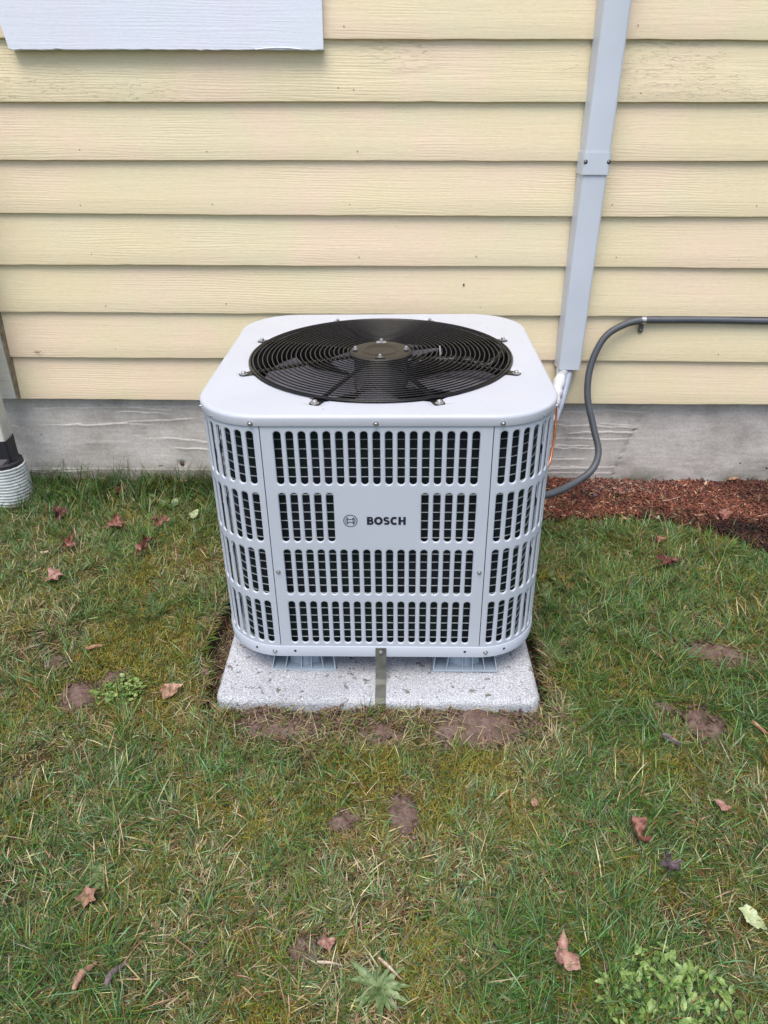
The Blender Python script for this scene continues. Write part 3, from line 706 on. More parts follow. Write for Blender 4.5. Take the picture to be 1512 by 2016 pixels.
# fan grille
gr = empty('fan_grille'); gr.parent = unit; gr.location = (0, HW, .674)
def gz(r): return .0035 + .008 * (1 - (r / .306) ** 2)          # slight dome
def ringpts(r, z, n=96): return [(r * math.cos(2 * PI * i / n), r * math.sin(2 * PI * i / n), z) for i in range(n)]
for k in range(20):
    r = .078 + k * .01115; MB().tube(ringpts(r, gz(r)), .00150, 6, closed=True).obj('ring', M['black'], gr, smooth=True)
for r, q in ((.3015, .0022), (.3085, .0026)): MB().tube(ringpts(r, gz(r) - .001, 128), q, 8, closed=True).obj('rim', M['black'], gr, smooth=True)
for q in range(8):
    a = math.radians(22.5 + 45 * q); ca, sa = math.cos(a), math.sin(a)
    mb = MB()
    P2 = []
    for i in range(0, 89):
        r = .070 + i * (.237 / 88); ph = (r - .078) / .01105; z = gz(r) - .0042 + .0022 * math.cos(2 * PI * ph + PI)
        P2.append((r * ca, r * sa, z))
    mb.tube(P2, .0019, 5); mb.grid([[(r_ * ca - 5.5e-3 * e_ * sa, r_ * sa + 5.5e-3 * e_ * ca, gz(r_) - .0062) for e_ in (-1, 1)] for r_ in np.linspace(.07, .304, 9)]); mb.grid([[(r_ * ca + 5.5e-3 * e_ * sa, r_ * sa - 5.5e-3 * e_ * ca, gz(r_) - .0075) for e_ in (-1, 1)] for r_ in np.linspace(.07, .304, 9)])
    off = .0042
    P3 = [(p[0] - off * sa, p[1] + off * ca, gz(math.hypot(p[0], p[1])) - .0042 + .0022 * math.cos(2 * PI * ((math.hypot(p[0], p[1]) - .078) / .01105))) for p in P2]
    mb.tube(P3, .0016, 5)
    mb.obj('spoke', M['black'], gr, smooth=True)
    # mounting tab with bolt
    mb = MB(); w = .0125; r0, r1 = .303, .329; outl = [(r0, -w * 1.5), (r0 + .010, -w)] + [(r1 + w * math.cos(b_), w * math.sin(b_)) for b_ in np.linspace(-PI / 2, PI / 2, 9)] + [(r0 + .010, w), (r0, w * 1.5)]
    V = [(x * ca - y * sa, x * sa + y * ca, .0014 - .0038 * min(1, max(0, (x - .306) / .010)) + .0036 * 0) for x, y in outl]; n = len(V)
    Vb = [(x, y, z - .0016) for x, y, z in V]
    mb.add(V + Vb, [tuple(range(n)), tuple(reversed(range(n, 2 * n)))] + [(i, n + i, n + (i + 1) % n, (i + 1) % n) for i in range(n)])
    tb = mb.obj('mounting_tab', M['black'], gr)
    o = MB().lathe([(.0088, 0), (.0088, .0014), (.0050, .0018), (.0050, .0062), (.0036, .0072), (.0004, .0074)], 6 * 3).obj('bolt', M['steel'], gr)
    o.location = (.330 * ca, .330 * sa, -.0022)
# hub plate
hub = MB().lathe([(.0740, .0015), (.0745, .0100), (.0700, .0125), (.0520, .0130), (.0440, .0130), (.0400, .0152), (.0360, .0130), (.0080, .0126), (.0004, .0126)], 48, cap=False).obj('hub_plate', M['motorplate'], gr, smooth=True)
for q in range(4):
    a = q * PI / 2; mb = MB(); mb.box(-.012, .012, -.0055, .0055, .0130, .0148); o = mb.obj('bolt_bracket', M['black'] if q != 1 else M['steel'], gr, bevel=.001); o.location = (.0605 * math.cos(a), .0605 * math.sin(a), 0); o.rotation_euler = (0, 0, a + PI / 2)
    o = MB().lathe([(.0058, .0148), (.0058, .0160), (.0038, .0164), (.0038, .0200), (.0028, .0222), (.0004, .0230)], 14).obj('bolt', M['steel'], gr, smooth=False); o.location = (.0605 * math.cos(a), .0605 * math.sin(a), 0); smooth_angle(o)
# fan below
fan = empty('fan'); fan.parent = unit; fan.location = (0, HW, .600)
MB().lathe([(.062, .085), (.064, .06), (.064, -.04), (.05, -.045)], 40).obj('motor', M['blade'], fan, smooth=True)
def blade(a0, a1, tw):
    mb = MB(); rows = []
    for j in range(13):
        s = j / 12; r = .066 + s * .222; row = []
        for i in range(15):
            t_ = i / 14; a = math.radians(a0 + (a1 - a0) * (t_ + .12 * math.sin(PI * s) - .10 * s * (1 - t_)))
            row.append((r * math.cos(a), r * math.sin(a), tw * (t_ - .5) * (.6 + .6 * s) + .012 * math.sin(PI * t_)))
        rows.append(row)
    mb.grid(rows); mb.grid([[(x, y, z - .003) for x, y, z in reversed(r)] for r in rows]); return mb
for a in (148, 240, 332, 62):
    smooth_angle(blade(a, a + 58, -.022).obj('fan_blade', M['blade'], fan), 60)
sh = MB(); sh.lathe([(.3035, -.005), (.3035, -.12), (.31, -.125)], 72, cap=False); o = sh.obj('shroud', M['shroud'], unit, smooth=True); o.location = (0, HW, .674)
# motor lead with tie
o = MB().tube(catmull([(.065, .0, .04), (.10, .012, .055), (.16, .0, .062), (.21, .004, .058), (.25, -.010, .050), (.285, .01, .065), (.296, .05, .06)], 8), [.0095 + .0018 * math.sin(i * 1.1) for i in range(49)], 9).obj('motor_lead', M['black'], fan, smooth=True)
o = MB().tube([(.140, .006, .095), (.141, -.004, .075), (.143, -.009, .055)], .0016, 6).obj('cable_tie', M['steel'], fan)
# risers
def riser(x, y, front=1):
    r = empty('riser_foot'); r.parent = unit; r.location = (x, y, 0)
    MB().box(-.078, .078, -.066, .066, .0008, .006).obj('base_plate', M['riser'], r, bevel=.001)
    mb = MB().lathe([(.052, .006), (.046, .030), (.042, .0638)], 8); mb.obj('cone', M['riser'], r)
    for (dx, sl) in ((-.045, -.25), (-.006, 0), (.006 + .012, 0), (.048, .25)):
        mb = MB(); w = .0012; x0 = dx + (.012 if sl < 0 else -.012 if sl > 0 else 0)
        yb, yt = -.062, -.040
        mb.add([(dx - w, yb, .006), (dx + w, yb, .006), (dx + w, -.02, .006), (dx - w, -.02, .006), (x0 - w, yt, .0635), (x0 + w, yt, .0635), (x0 + w, -.02, .0635), (x0 - w, -.02, .0635)],
               [(0, 3, 2, 1), (4, 5, 6, 7), (0, 1, 5, 4), (1, 2, 6, 5), (2, 3, 7, 6), (3, 0, 4, 7)]); mb.obj('rib', M['riser'], r)
    for sx_ in (-1, 1):
        mb = MB(); w = .0012; X = sx_ * .0765
        mb.add([(X - w, -.064, .006), (X + w, -.064, .006), (X + w, .064, .006), (X - w, .064, .006), (X * .86 - w, -.030, .0635), (X * .86 + w, -.030, .0635), (X * .86 + w, .03, .0635), (X * .86 - w, .03, .0635)],
               [(0, 3, 2, 1), (4, 5, 6, 7), (0, 1, 5, 4), (1, 2, 6, 5), (2, 3, 7, 6), (3, 0, 4, 7)]); mb.obj('side_web', M['riser'], r)
        mb = MB(); mb.add([(sx_ * .05, -.052, .0635), (sx_ * .074, -.058, .045), (sx_ * .074, -.03, .0635), (sx_ * .05, -.03, .0635), (sx_ * .05, -.052, .060), (sx_ * .072, -.057, .043), (sx_ * .072, -.03, .060), (sx_ * .05, -.03, .060)], [(0, 1, 2, 3), (7, 6, 5, 4), (0, 4, 5, 1)]); mb.obj('gusset', M['riser'], r)
for (x, y) in ((-.186, .085), (.204, .085), (-.186, .66), (.204, .66)): riser(x, y)
# tie-down strap
st = empty('tie_down_strap', (.0015, 0, .046), label='galvanised metal tie-down strap from the middle of the condenser base to the pad', cat='metal strap')
mb = MB(); w = .0125; prof = [(-.0045, .0935), (-.0048, .070), (-.0085, .030), (-.016, .008), (-.028, .0022), (-.072, .0020), (-.0815, -.006), (-.084, -.030)]
mb.grid([[(-w, y, z), (w, y, z)] for y, z in prof]); mb.grid([[(w, y + .0016, z - .0012), (-w, y + .0016, z - .0012)] for y, z in prof])
mb.grid([[(w, y, z), (w, y + .0016, z - .0012)] for y, z in prof]); mb.grid([[(-w, y + .0016, z - .0012), (-w, y, z)] for y, z in prof])
mb.obj('strip', M['galv'], st)
o = link('screw', screw_me, st, (0, -.0050, .083), (PI / 2, 0, 0)); 

# ------------------------------------------------------------------ grass
def build_blades(name, base, az, L, lean, w, bend, col, label=None, seg=3, twist=None):
    n = len(base); N = n
    d = np.stack([np.cos(az), np.sin(az), np.zeros(n)], 1); s = np.stack([-np.sin(az), np.cos(az), np.zeros(n)], 1)
    tw = (RNG.random(n) - .5) * 1.2 if twist is None else twist
    rows = []
    for k in range(seg + 1):
        t_ = k / seg
        # angle from vertical grows along the blade
        la = lean + bend * t_ * .5
        c = base + d * (np.sin(la) * L * t_)[:, None] + np.array([0, 0, 1.0])[None] * (np.cos(la) * L * t_)[:, None]
        side = s * np.cos(tw)[:, None] + np.array([0, 0, 1.0])[None] * np.sin(tw)[:, None]
        c[:, 2] = np.maximum(c[:, 2], base[:, 2] + .0015)
        if k < seg: ww = w * (1, 1, .8, .5)[min(k, 3)] * .5; rows += [c - side * ww[:, None], c + side * ww[:, None]]
        else: rows.append(c)
    V = np.stack(rows, 1); nv = V.shape[1]
    b = (np.arange(N) * nv)[:, None]
    quads = np.concatenate([b + np.array([2 * k, 2 * k + 1, 2 * k + 3, 2 * k + 2])[None] for k in range(seg - 1)], 1).reshape(-1, 4)
    tris = (b + np.array([2 * seg - 2, 2 * seg - 1, 2 * seg])[None])
    me = bpy.data.meshes.new(name); me.vertices.add(N * nv); me.vertices.foreach_set('co', V.astype(np.float32).ravel())
    li = np.concatenate([quads.ravel(), tris.ravel()]).astype(np.int32); me.loops.add(len(li)); me.loops.foreach_set('vertex_index', li)
    ls_ = np.concatenate([np.arange(len(quads)) * 4, len(quads) * 4 + np.arange(N) * 3]).astype(np.int32); me.polygons.add(len(ls_)); me.polygons.foreach_set('loop_start', ls_)
    me.update(calc_edges=True)
    C = np.repeat(col[:, None, :], nv, 1).copy(); root = np.array([.24, .21, .11])
    C[:, 0:2] = C[:, 0:2] * .75 + root * .25 * .8
    me.color_attributes.new('Col', 'FLOAT_COLOR', 'POINT').data.foreach_set('color', np.concatenate([C, np.ones((N, nv, 1))], 2).astype(np.float32).ravel())
    me.materials.append(M['grass']); o = link(name, me); tag(o, label=label, kind='stuff'); return o

FX = Vector((0.019494, -1.337406, 1.268783))
def keep(x, y):
    m = (y < WALL_Y + .022) & ~((x > PAD[0] + .003) & (x < PAD[1] - .003) & (y > PAD[2] + .003) & (y < PAD[3]))
    return m
def density(x, y):
    d = np.ones_like(x)
    d *= 1 - .985 * in_bed(x, y)
    d *= 1 - .90 * mudmask(x, y)
    d *= 1 - .93 * trench(x, y)
    thin = sstep(.58, .74, fbm(x, y, 5.5, 40)); d *= 1 - .6 * thin
    dist = np.maximum(0, PAD[0] - x) + np.maximum(0, x - PAD[1]) + np.maximum(0, PAD[2] - y)
    d *= 1 - .55 * np.exp(-(dist / .035) ** 2)
    return d
def sample(n):
    # more points nearer the camera, where each blade shows larger
    x = RNG.uniform(-1.75, 1.75, n); y = RNG.uniform(-1.05, WALL_Y + .02, n)
    k = keep(x, y) & (RNG.random(n) < density(x, y)) & (abs(x - .02) < .80 + .48 * (y + 1.0) ) 
    return x[k], y[k]
GREEN = np.array([.060, .140, .018]); BLUEG = np.array([.115, .215, .090]); OLIVE = np.array([.120, .150, .026]); STRAW = np.array([.40, .345, .195]); MOSS = np.array([.215, .185, .024]); BROWN = np.array([.20, .115, .05]); DKG = np.array([.026, .078, .013])
def zone(x, y):
    """share of lush green, moss and straw over the lawn"""
    g = .48 + 1.6 * (fbm(x, y, 5.2, 21) - .5)
    g = g + .35 * sstep(.25, .6, x) * sstep(-.6, 0, y) + .5 * sstep(.45, .80, y) * sstep(.3, .5, x) + .65 * sstep(.62, .92, y) * sstep(-.4, -.6, x)
    g = g + .25 * sstep(.1, .7, x)
    mo = np.clip(.22 + 2.6 * (fbm(x, y, 7.5, 12) - .47), 0, 1) * (1 - .6 * sstep(.5, .9, g))
    stw = np.clip(.26 + 1.8 * (fbm(x, y, 6.5, 33) - .5) + .12 * sstep(.2, -.4, x), 0, 1) * (1 - .7 * sstep(.5, 1.0, g))
    return np.clip(g, 0, 1), mo, stw
def colours(x, y, n):
    g, mo, stw = zone(x, y); r = RNG.random(n); r2 = RNG.random(n)
    c = np.where((r2 < g * .75)[:, None], GREEN, OLIVE)
    c = np.where((RNG.random(n) < .30)[:, None], BLUEG, c)
    c = np.where((RNG.random(n) < .30 * g)[:, None], DKG, c)
    c = np.where((r < stw * .42)[:, None], STRAW, c)
    c = np.where((RNG.random(n) < .45 * mo)[:, None], MOSS * .8, c)
    c = np.where((RNG.random(n) < .06 + .1 * stw)[:, None], BROWN, c)
    c = c * RNG.uniform(.5, 1.55, n)[:, None] * (1 + .12 * RNG.standard_normal((n, 3)))
    return np.clip(c, .008, .62)
def lawn(n0, seed, lmin, lmax, name, tuft):
    x, y = sample(n0); n = len(x)
    if tuft:
        # blades of one tuft share a root and lie outwards
        nt = n // 14; tx, ty = x[:nt], y[:nt]; reps = RNG.integers(6, 24, nt); tx = np.repeat(tx, reps); ty = np.repeat(ty, reps)
        a0 = np.repeat(RNG.uniform(0, 2 * PI, nt), reps); sp = np.repeat(RNG.uniform(.5, 3.1, nt), reps)
        n = len(tx); az = a0 + sp * (RNG.random(n) - .5) * 2; r = .012 * np.sqrt(RNG.random(n)); th = RNG.uniform(0, 2 * PI, n)
        x = tx + r * np.cos(th); y = ty + r * np.sin(th); k = keep(x, y); x, y, az = x[k], y[k], az[k]; n = len(x)
        Ls = np.repeat(RNG.uniform(.7, 1.35, nt), reps)[k]
        lean = RNG.uniform(.45, 1.30, n)
    else:
        fld = 2 * PI * 2 * fbm(x, y, 2.6, 50, 2); az = fld + RNG.normal(0, 1.15, n); Ls = np.ones(n); lean = np.clip(RNG.normal(1.12, .28, n), .2, 1.48)
    g, mo, stw = zone(x, y)
    L = RNG.uniform(lmin, lmax, n) * Ls * (.75 + .5 * g)
    tall = sstep(.84, 1.02, y) * sstep(-.45, -.62, x); L = L * (1 + 1.5 * tall * RNG.random(n)); lean = lean * (1 - .38 * tall)
    lush = sstep(.5, .8, y) * sstep(.3, .45, x); L = L * (1 + .15 * lush) * (1 - .45 * np.exp(-((bedline(x) - y) / .05) ** 2) * (x > .2))
    b = np.stack([x, y, hgt(x, y) - .003], 1); col = colours(x, y, n)
    # keep blades from lying through the house and over the pad
    hit = (y + np.sin(az) * L > WALL_Y + .015); az = np.where(hit, -az, az)
    w = RNG.uniform(.0009, .0021, n) * (1 + .35 * (Ls - 1))
    return build_blades(name, b, az, L, lean, w, RNG.uniform(-.1, .9, n), col, label=None, seg=3)
o = lawn(380000, 1, .016, .038, 'lawn_grass', False); tag(o, 'short mixed green and straw-coloured lawn grass', 'grass')
o = lawn(190000, 2, .026, .058, 'tufted_grass', True); tag(o, 'longer tufts of grass spreading over the lawn', 'grass')
# single tall dark blades standing against the foundation
n = 260; x = RNG.uniform(-1.32, -.50, n); x = np.where(RNG.random(n) < .5, -1.0 + .09 * RNG.standard_normal(n), x); y = RNG.uniform(.86, 1.09, n)
o = build_blades('tall_grass', np.stack([x, y, hgt(x, y)], 1), RNG.uniform(0, 2 * PI, n), RNG.uniform(.06, .135, n), RNG.uniform(.05, .75, n), RNG.uniform(.0016, .0034, n), RNG.uniform(0, .7, n), DKG[None] * RNG.uniform(.7, 2.2, n)[:, None], seg=3)
tag(o, 'tall dark green grass blades standing against the foundation at left', 'grass')
# moss and dead thatch low between the blades
x, y = sample(560000); g, mo, stw = zone(x, y); k = RNG.random(len(x)) < np.clip(.35 + mo, 0, 1); x, y = x[k], y[k]; n = len(x); g, mo, stw = zone(x, y)
isM = RNG.random(n) < mo * 1.3
cl_ = np.where(isM[:, None], MOSS, np.where((RNG.random(n) < .5)[:, None], BROWN, STRAW * .75)) * RNG.uniform(.6, 1.45, n)[:, None]
L = np.where(isM, RNG.uniform(.006, .013, n), RNG.uniform(.012, .034, n)); lean = np.where(isM, RNG.uniform(.1, 1.2, n), RNG.uniform(1.1, 1.5, n))
o = build_blades('moss', np.stack([x, y, hgt(x, y) - .001 + isM * .004], 1), RNG.uniform(0, 2 * PI, n), L, lean, np.where(isM, .0017, .0012), RNG.uniform(0, .6, n), np.clip(cl_, .01, .6), seg=2)
tag(o, 'yellow-green moss and brown thatch low between the grass blades', 'moss')
# bare roots and straw round the pad
n = 2600; u = RNG.uniform(0, 1, n); x = np.where(u < .3, PAD[0] - RNG.uniform(.0, .10, n), np.where(u > .8, PAD[1] + RNG.uniform(0, .07, n), RNG.uniform(-.42, .42, n))); y = np.where((u < .3) | (u > .8), RNG.uniform(-.12, .42, n), PAD[2] - RNG.uniform(0.004, .10, n))
k = keep(x, y); x, y = x[k], y[k]; n = len(x)
cl_ = np.where((RNG.random(n) < .5)[:, None], STRAW, np.where((RNG.random(n) < .6)[:, None], BROWN * 1.3, OLIVE)) * RNG.uniform(.7, 1.2, n)[:, None]
o = build_blades('root_straw', np.stack([x, y, hgt(x, y) + .003], 1), RNG.uniform(0, 2 * PI, n), RNG.uniform(.02, .055, n), RNG.uniform(.6, 1.5, n), np.full(n, .0013), RNG.uniform(0, .8, n), np.clip(cl_, .01, .6), seg=3)
tag(o, 'loose dry roots and straw around the concrete pad', 'straw')

# ------------------------------------------------------------------ mulch
def shards(name, x, y, z, ln, wd, th, az, tilt, col, mat):
    n = len(x); u = np.array([[-1, -1, -1], [1, -.6, -1], [1, .7, -1], [-.8, 1, -1], [-1, -1, 1], [.9, -.7, .6], [1, .5, .8], [-.7, .8, 1]], float) * .5
    jit = 1 + .35 * (RNG.random((n, 8, 3)) - .5); P = u[None] * jit * np.stack([ln, wd, th], 1)[:, None, :]
    ct, st_ = np.cos(tilt)[:, None], np.sin(tilt)[:, None]; X = P[..., 0] * ct - P[..., 2] * st_; Z = P[..., 0] * st_ + P[..., 2] * ct
    ca, sa = np.cos(az)[:, None], np.sin(az)[:, None]; Xw = X * ca - P[..., 1] * sa + x[:, None]; Yw = X * sa + P[..., 1] * ca + y[:, None]; Zw = Z + z[:, None]
    V = np.stack([Xw, Yw, Zw], -1); F = np.array([(0, 3, 2, 1), (4, 5, 6, 7), (0, 1, 5, 4), (1, 2, 6, 5), (2, 3, 7, 6), (3, 0, 4, 7)])
    q = ((np.arange(n) * 8)[:, None, None] + F[None]).reshape(-1, 4)
    me = bpy.data.meshes.new(name); me.vertices.add(n * 8); me.vertices.foreach_set('co', V.astype(np.float32).ravel()); me.loops.add(q.size); me.loops.foreach_set('vertex_index', q.ravel().astype(np.int32))
    me.polygons.add(len(q)); me.polygons.foreach_set('loop_start', np.arange(0, q.size, 4, dtype=np.int32)); me.update(calc_edges=True)
    C = np.repeat(col[:, None, :], 8, 1); me.color_attributes.new('Col', 'FLOAT_COLOR', 'POINT').data.foreach_set('color', np.concatenate([C, np.ones((n, 8, 1))], 2).astype(np.float32).ravel())
    me.materials.append(mat); return link(name, me)
n = 52000; x = RNG.uniform(.1, 2.0, n); y = RNG.uniform(.60, WALL_Y + .03, n); k = RNG.random(n) < in_bed(x, y); x, y = x[k], y[k]; n = len(x)
ln = RNG.gamma(2.0, .0082, n) + .004; r = RNG.random(n)
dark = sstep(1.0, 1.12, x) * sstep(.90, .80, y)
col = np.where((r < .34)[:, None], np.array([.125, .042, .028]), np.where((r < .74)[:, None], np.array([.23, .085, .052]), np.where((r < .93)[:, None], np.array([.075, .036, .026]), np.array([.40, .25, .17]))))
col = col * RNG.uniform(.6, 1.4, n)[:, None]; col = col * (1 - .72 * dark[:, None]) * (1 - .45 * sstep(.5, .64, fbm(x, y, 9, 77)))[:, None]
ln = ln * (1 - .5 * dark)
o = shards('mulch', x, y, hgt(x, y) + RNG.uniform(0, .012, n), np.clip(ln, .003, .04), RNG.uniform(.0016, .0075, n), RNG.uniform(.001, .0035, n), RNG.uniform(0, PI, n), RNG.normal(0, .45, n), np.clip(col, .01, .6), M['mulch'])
tag(o, 'red-brown bark mulch bed along the foundation', 'mulch', kind='stuff')
n = 600; x = RNG.normal(.90, .09, n); y = RNG.uniform(1.02, WALL_Y + .025, n)
o = shards('grit', x, y, hgt(x, y) + RNG.uniform(.004, .013, n), RNG.uniform(.003, .009, n), RNG.uniform(.003, .007, n), RNG.uniform(.002, .004, n), RNG.uniform(0, PI, n), RNG.normal(0, .4, n), np.array([.24, .2, .19])[None] * RNG.uniform(.5, 1.4, n)[:, None], M['mulch'])
tag(o, 'grey grit and crumbs on the mulch against the foundation', 'grit', kind='stuff')

# ------------------------------------------------------------------ mud clods
for i, (mx, my, rx, ry, ro, lab) in enumerate(MUDS):
    mb = MB(); n = 40; K = 12; rows = []; th = .007 if i not in (9, 10) else .003
    if i == 11: th = .009
    for k in range(K + 1):
        s = 1.06 * (1 - k / K) + .02; row = []
        for j in range(n):
            a = 2 * PI * j / n; e = 1 + .42 * (vnoise(3 * math.cos(a) + i * 7, 3 * math.sin(a), 1.0, i) - .5) + .16 * (vnoise(9 * math.cos(a) + i * 7, 9 * math.sin(a), 1.0, i) - .5)
            u = rx * s * e * math.cos(a); v = ry * s * e * math.sin(a); X = mx + u * math.cos(ro) - v * math.sin(ro); Y = my + u * math.sin(ro) + v * math.cos(ro)
            prof = (1 - min(1, s) ** 5)
            Z = float(hgt(X, Y)) - .006 + (th + .008) * prof * (.45 + 1.0 * float(fbm(X, Y, 38, i))) + .009 * (float(fbm(X, Y, 110, 4)) - .5) * prof
            row.append((X - mx, Y - my, Z))
        rows.append(row)
    mb.grid(rows, closed_u=True); b = len(mb.v); mb.f.append(tuple(range(b - n, b)))
    o = mb.obj('mud_clod', M['mud'], smooth=True); o.location = (mx, my, 0); tag(o, lab, 'mud')

# crumbs of clay round the clods and the pad
xs_, ys_ = [], []
for (mx, my, rx, ry, ro, _) in MUDS:
    m_ = int(60000 * rx * ry) + 60; a = RNG.uniform(0, 2 * PI, m_); r = np.abs(RNG.normal(.75, .38, m_)); u = rx * r * np.cos(a); v = ry * r * np.sin(a)
    xs_.append(mx + u * math.cos(ro) - v * math.sin(ro)); ys_.append(my + u * math.sin(ro) + v * math.cos(ro))
m_ = 2600; xs_.append(PAD[0] - np.abs(RNG.normal(0, .04, m_)) - .004); ys_.append(RNG.uniform(-.1, .46, m_))
m_ = 1500; xs_.append(PAD[1] + np.abs(RNG.normal(0, .03, m_)) + .004); ys_.append(RNG.uniform(-.12, .32, m_))
m_ = 2200; xs_.append(RNG.uniform(-.40, .40, m_)); ys_.append(PAD[2] - np.abs(RNG.normal(0, .035, m_)) - .003)
x = np.concatenate(xs_); y = np.concatenate(ys_); k = keep(x, y); x, y = x[k], y[k]; n = len(x); ln = RNG.gamma(2., .0016, n) + .0015
o = shards('soil_crumbs', x, y, hgt(x, y) + RNG.uniform(0, .008, n), ln, ln * RNG.uniform(.5, 1, n), ln * RNG.uniform(.4, .8, n), RNG.uniform(0, PI, n), RNG.normal(0, .5, n), np.array([.13, .083, .066])[None] * RNG.uniform(.5, 1.5, n)[:, None], M['mulch'])
tag(o, 'crumbs of brown clay soil around the pad and the bare patches', 'soil', kind='stuff')

# ------------------------------------------------------------------ fallen leaves
def leaf_mesh(seed, size, lobes=5, depth=.45, curl=.35, mat=None, elong=1.0, fold=0.0):
    R_ = np.random.default_rng(seed); n = 60; K = 7; mb = MB(); rows = []; ph = R_.uniform(0, 6)
    for k in range(K + 1):
        s = k / K; row = []
        for j in range(n):
            a = 2 * PI * j / n; lob = 1 - abs(math.sin(lobes * .5 * a)) ** .75; e = (1 - depth) + depth * lob + .30 * (vnoise(2.5 * math.cos(a), 2.5 * math.sin(a), 1, seed) - .5) + .14 * (vnoise(9 * math.cos(a), 9 * math.sin(a), 1, seed) - .5)
            r = size * s * e; x = r * math.cos(a) * elong; y = r * math.sin(a)
            z = curl * size * ((s ** 2) * (.5 * math.sin(2 * a + ph) + .35 * math.sin(3 * a + ph * 2)) + .5 * s * s) + .30 * size * s * (vnoise(x / size * 2 + 9, y / size * 2, 1.5, seed) - .5) + .10 * size * (vnoise(x / size * 6 + 9, y / size * 6, 1.5, seed) - .5)
            z += fold * abs(y)
            row.append((x, y * (1 - .35 * fold), z))
        rows.append(row)
    mb.grid(rows, closed_u=True)
    mb.tube([(-size * .5 * elong, 0, 0), (-size * 1.1 * elong, size * .1, size * .1), (-size * 1.4 * elong, size * .2, size * .12)], .0009, 4)
    return mb.mesh('leaf', mat, True)
LEAVES = [ # x,y,size,lobes,depth,curl,mat,elong,rz,tilt,label
 (-.890, .770, .030, 5, .5, .5, 'leaf_red', 1.1, .4, .2, 'left one of two reddish dry leaves lying side by side near the foundation'),
 (-.754, .790, .031, 3, .6, .55, 'leaf_red', 1.1, 2.6, .25, 'bent two-lobed one, right of two reddish leaves side by side near the foundation'),
 (-.755, .660, .020, 4, .5, .8, 'leaf_maroon', 1.2, .7, .3, 'dark curled leaf in the left lawn, upper half of a pair lying end to end'),
 (-.762, .615, .021, 4, .5, .8, 'leaf_red', 1.2, 1.2, .3, 'curled brown leaf in the left lawn, lower half of a pair lying end to end'),
 (-1.010, .646, .028, 5, .5, .8, 'leaf_red', 1.1, 1.5, .5, 'crumpled upright brown leaf at left below the dark curled one'),
 (-1.120, .830, .026, 4, .5, .9, 'leaf_maroon', 1.3, 2.1, .6, 'dark curled dead leaf at the left edge of the long grass'),
 (-.979, .463, .026, 6, .35, .3, 'leaf_pink', 1.0, .2, .1, 'flat pinkish leaf lying alone in the left lawn'),
 (-.955, 1.000, .020, 5, .4, .6, 'leaf_maroon', 1.0, .2, .3, 'small dark red leaf in the long grass against the foundation'),
 (-.508, -.005, .021, 3, .35, .4, 'leaf_tan', 1.3, .3, .15, 'small tan leaf just left of the concrete pad'),
 (.883, .572, .030, 7, .6, .35, 'leaf_maroon', 1.3, .1, .12, 'dark maroon lobed leaf in the green grass right of the condenser'),
 (.704, -.324, .014, 4, .4, .3, 'leaf_pink', 1.1, 2.5, .1, 'small pink leaf near the right edge of the front lawn'),
 (.505, -.393, .022, 3, .4, .9, 'leaf_red', 1.25, 1.9, .6, 'folded rust-brown leaf standing up in the right front lawn'),
 (.315, -.630, .025, 3, .5, .5, 'leaf_pink', 1.3, 1.5, .3, 'pinkish brown three-pointed leaf near the bottom of the lawn'),
 (-.521, -.532, .017, 5, .4, .5, 'leaf_tan', 1.1, .8, .3, 'pale curled leaf lying on the flat rosette weed at left'),
 (.551, -.456, .020, 6, .5, .5, 'leaf_dark', 1.0, 1.2, .3, 'dark purple crumpled leaf below the folded rust-brown leaf'),
 (-.084, -.610, .015, 4, .5, .5, 'leaf_pink', 1.3, 1.9, .3, 'small pink curled leaf beside the lowest mud clod'),
 (.320, -.322, .008, 3, .2, .3, 'leaf_tan', 1.1, 1.5, .2, 'tiny orange leaf fragment in the front lawn right of the clods'),
 (.664, -.562, .017, 3, .2, .4, 'leaf_pale', 1.3, 2.2, .2, 'pale green leaf at the right edge of the front lawn'),
 (-.652, .848, .013, 2, .2, .4, 'leaf_pale', 1.3, .9, .5, 'small pale green leaf beside the weeds left of the condenser'),
 (.90, .700, .012, 3, .3, .4, 'leaf_red', 1.3, .3, .2, 'small reddish leaf in the thick grass below the mulch bed'),
 (1.16, .845, .018, 3, .2, .4, 'leaf_red', 1.3, .2, .2, 'orange-brown leaf at the right end of the mulch bed'),
]
for i, (x, y, sz, lo, de, cu, m_, el, rz, ti, lab) in enumerate(LEAVES):
    me = leaf_mesh(50 + i, sz * 1.2, lo, de, cu, M[m_], el, .5 if cu > .7 else .12)
    o = link('fallen_leaf', me, None, (x, y, float(hgt(x, y)) + .019 + sz * .15), (ti, -ti * .6, rz)); tag(o, lab, 'leaf', 'fallen leaves on the lawn')
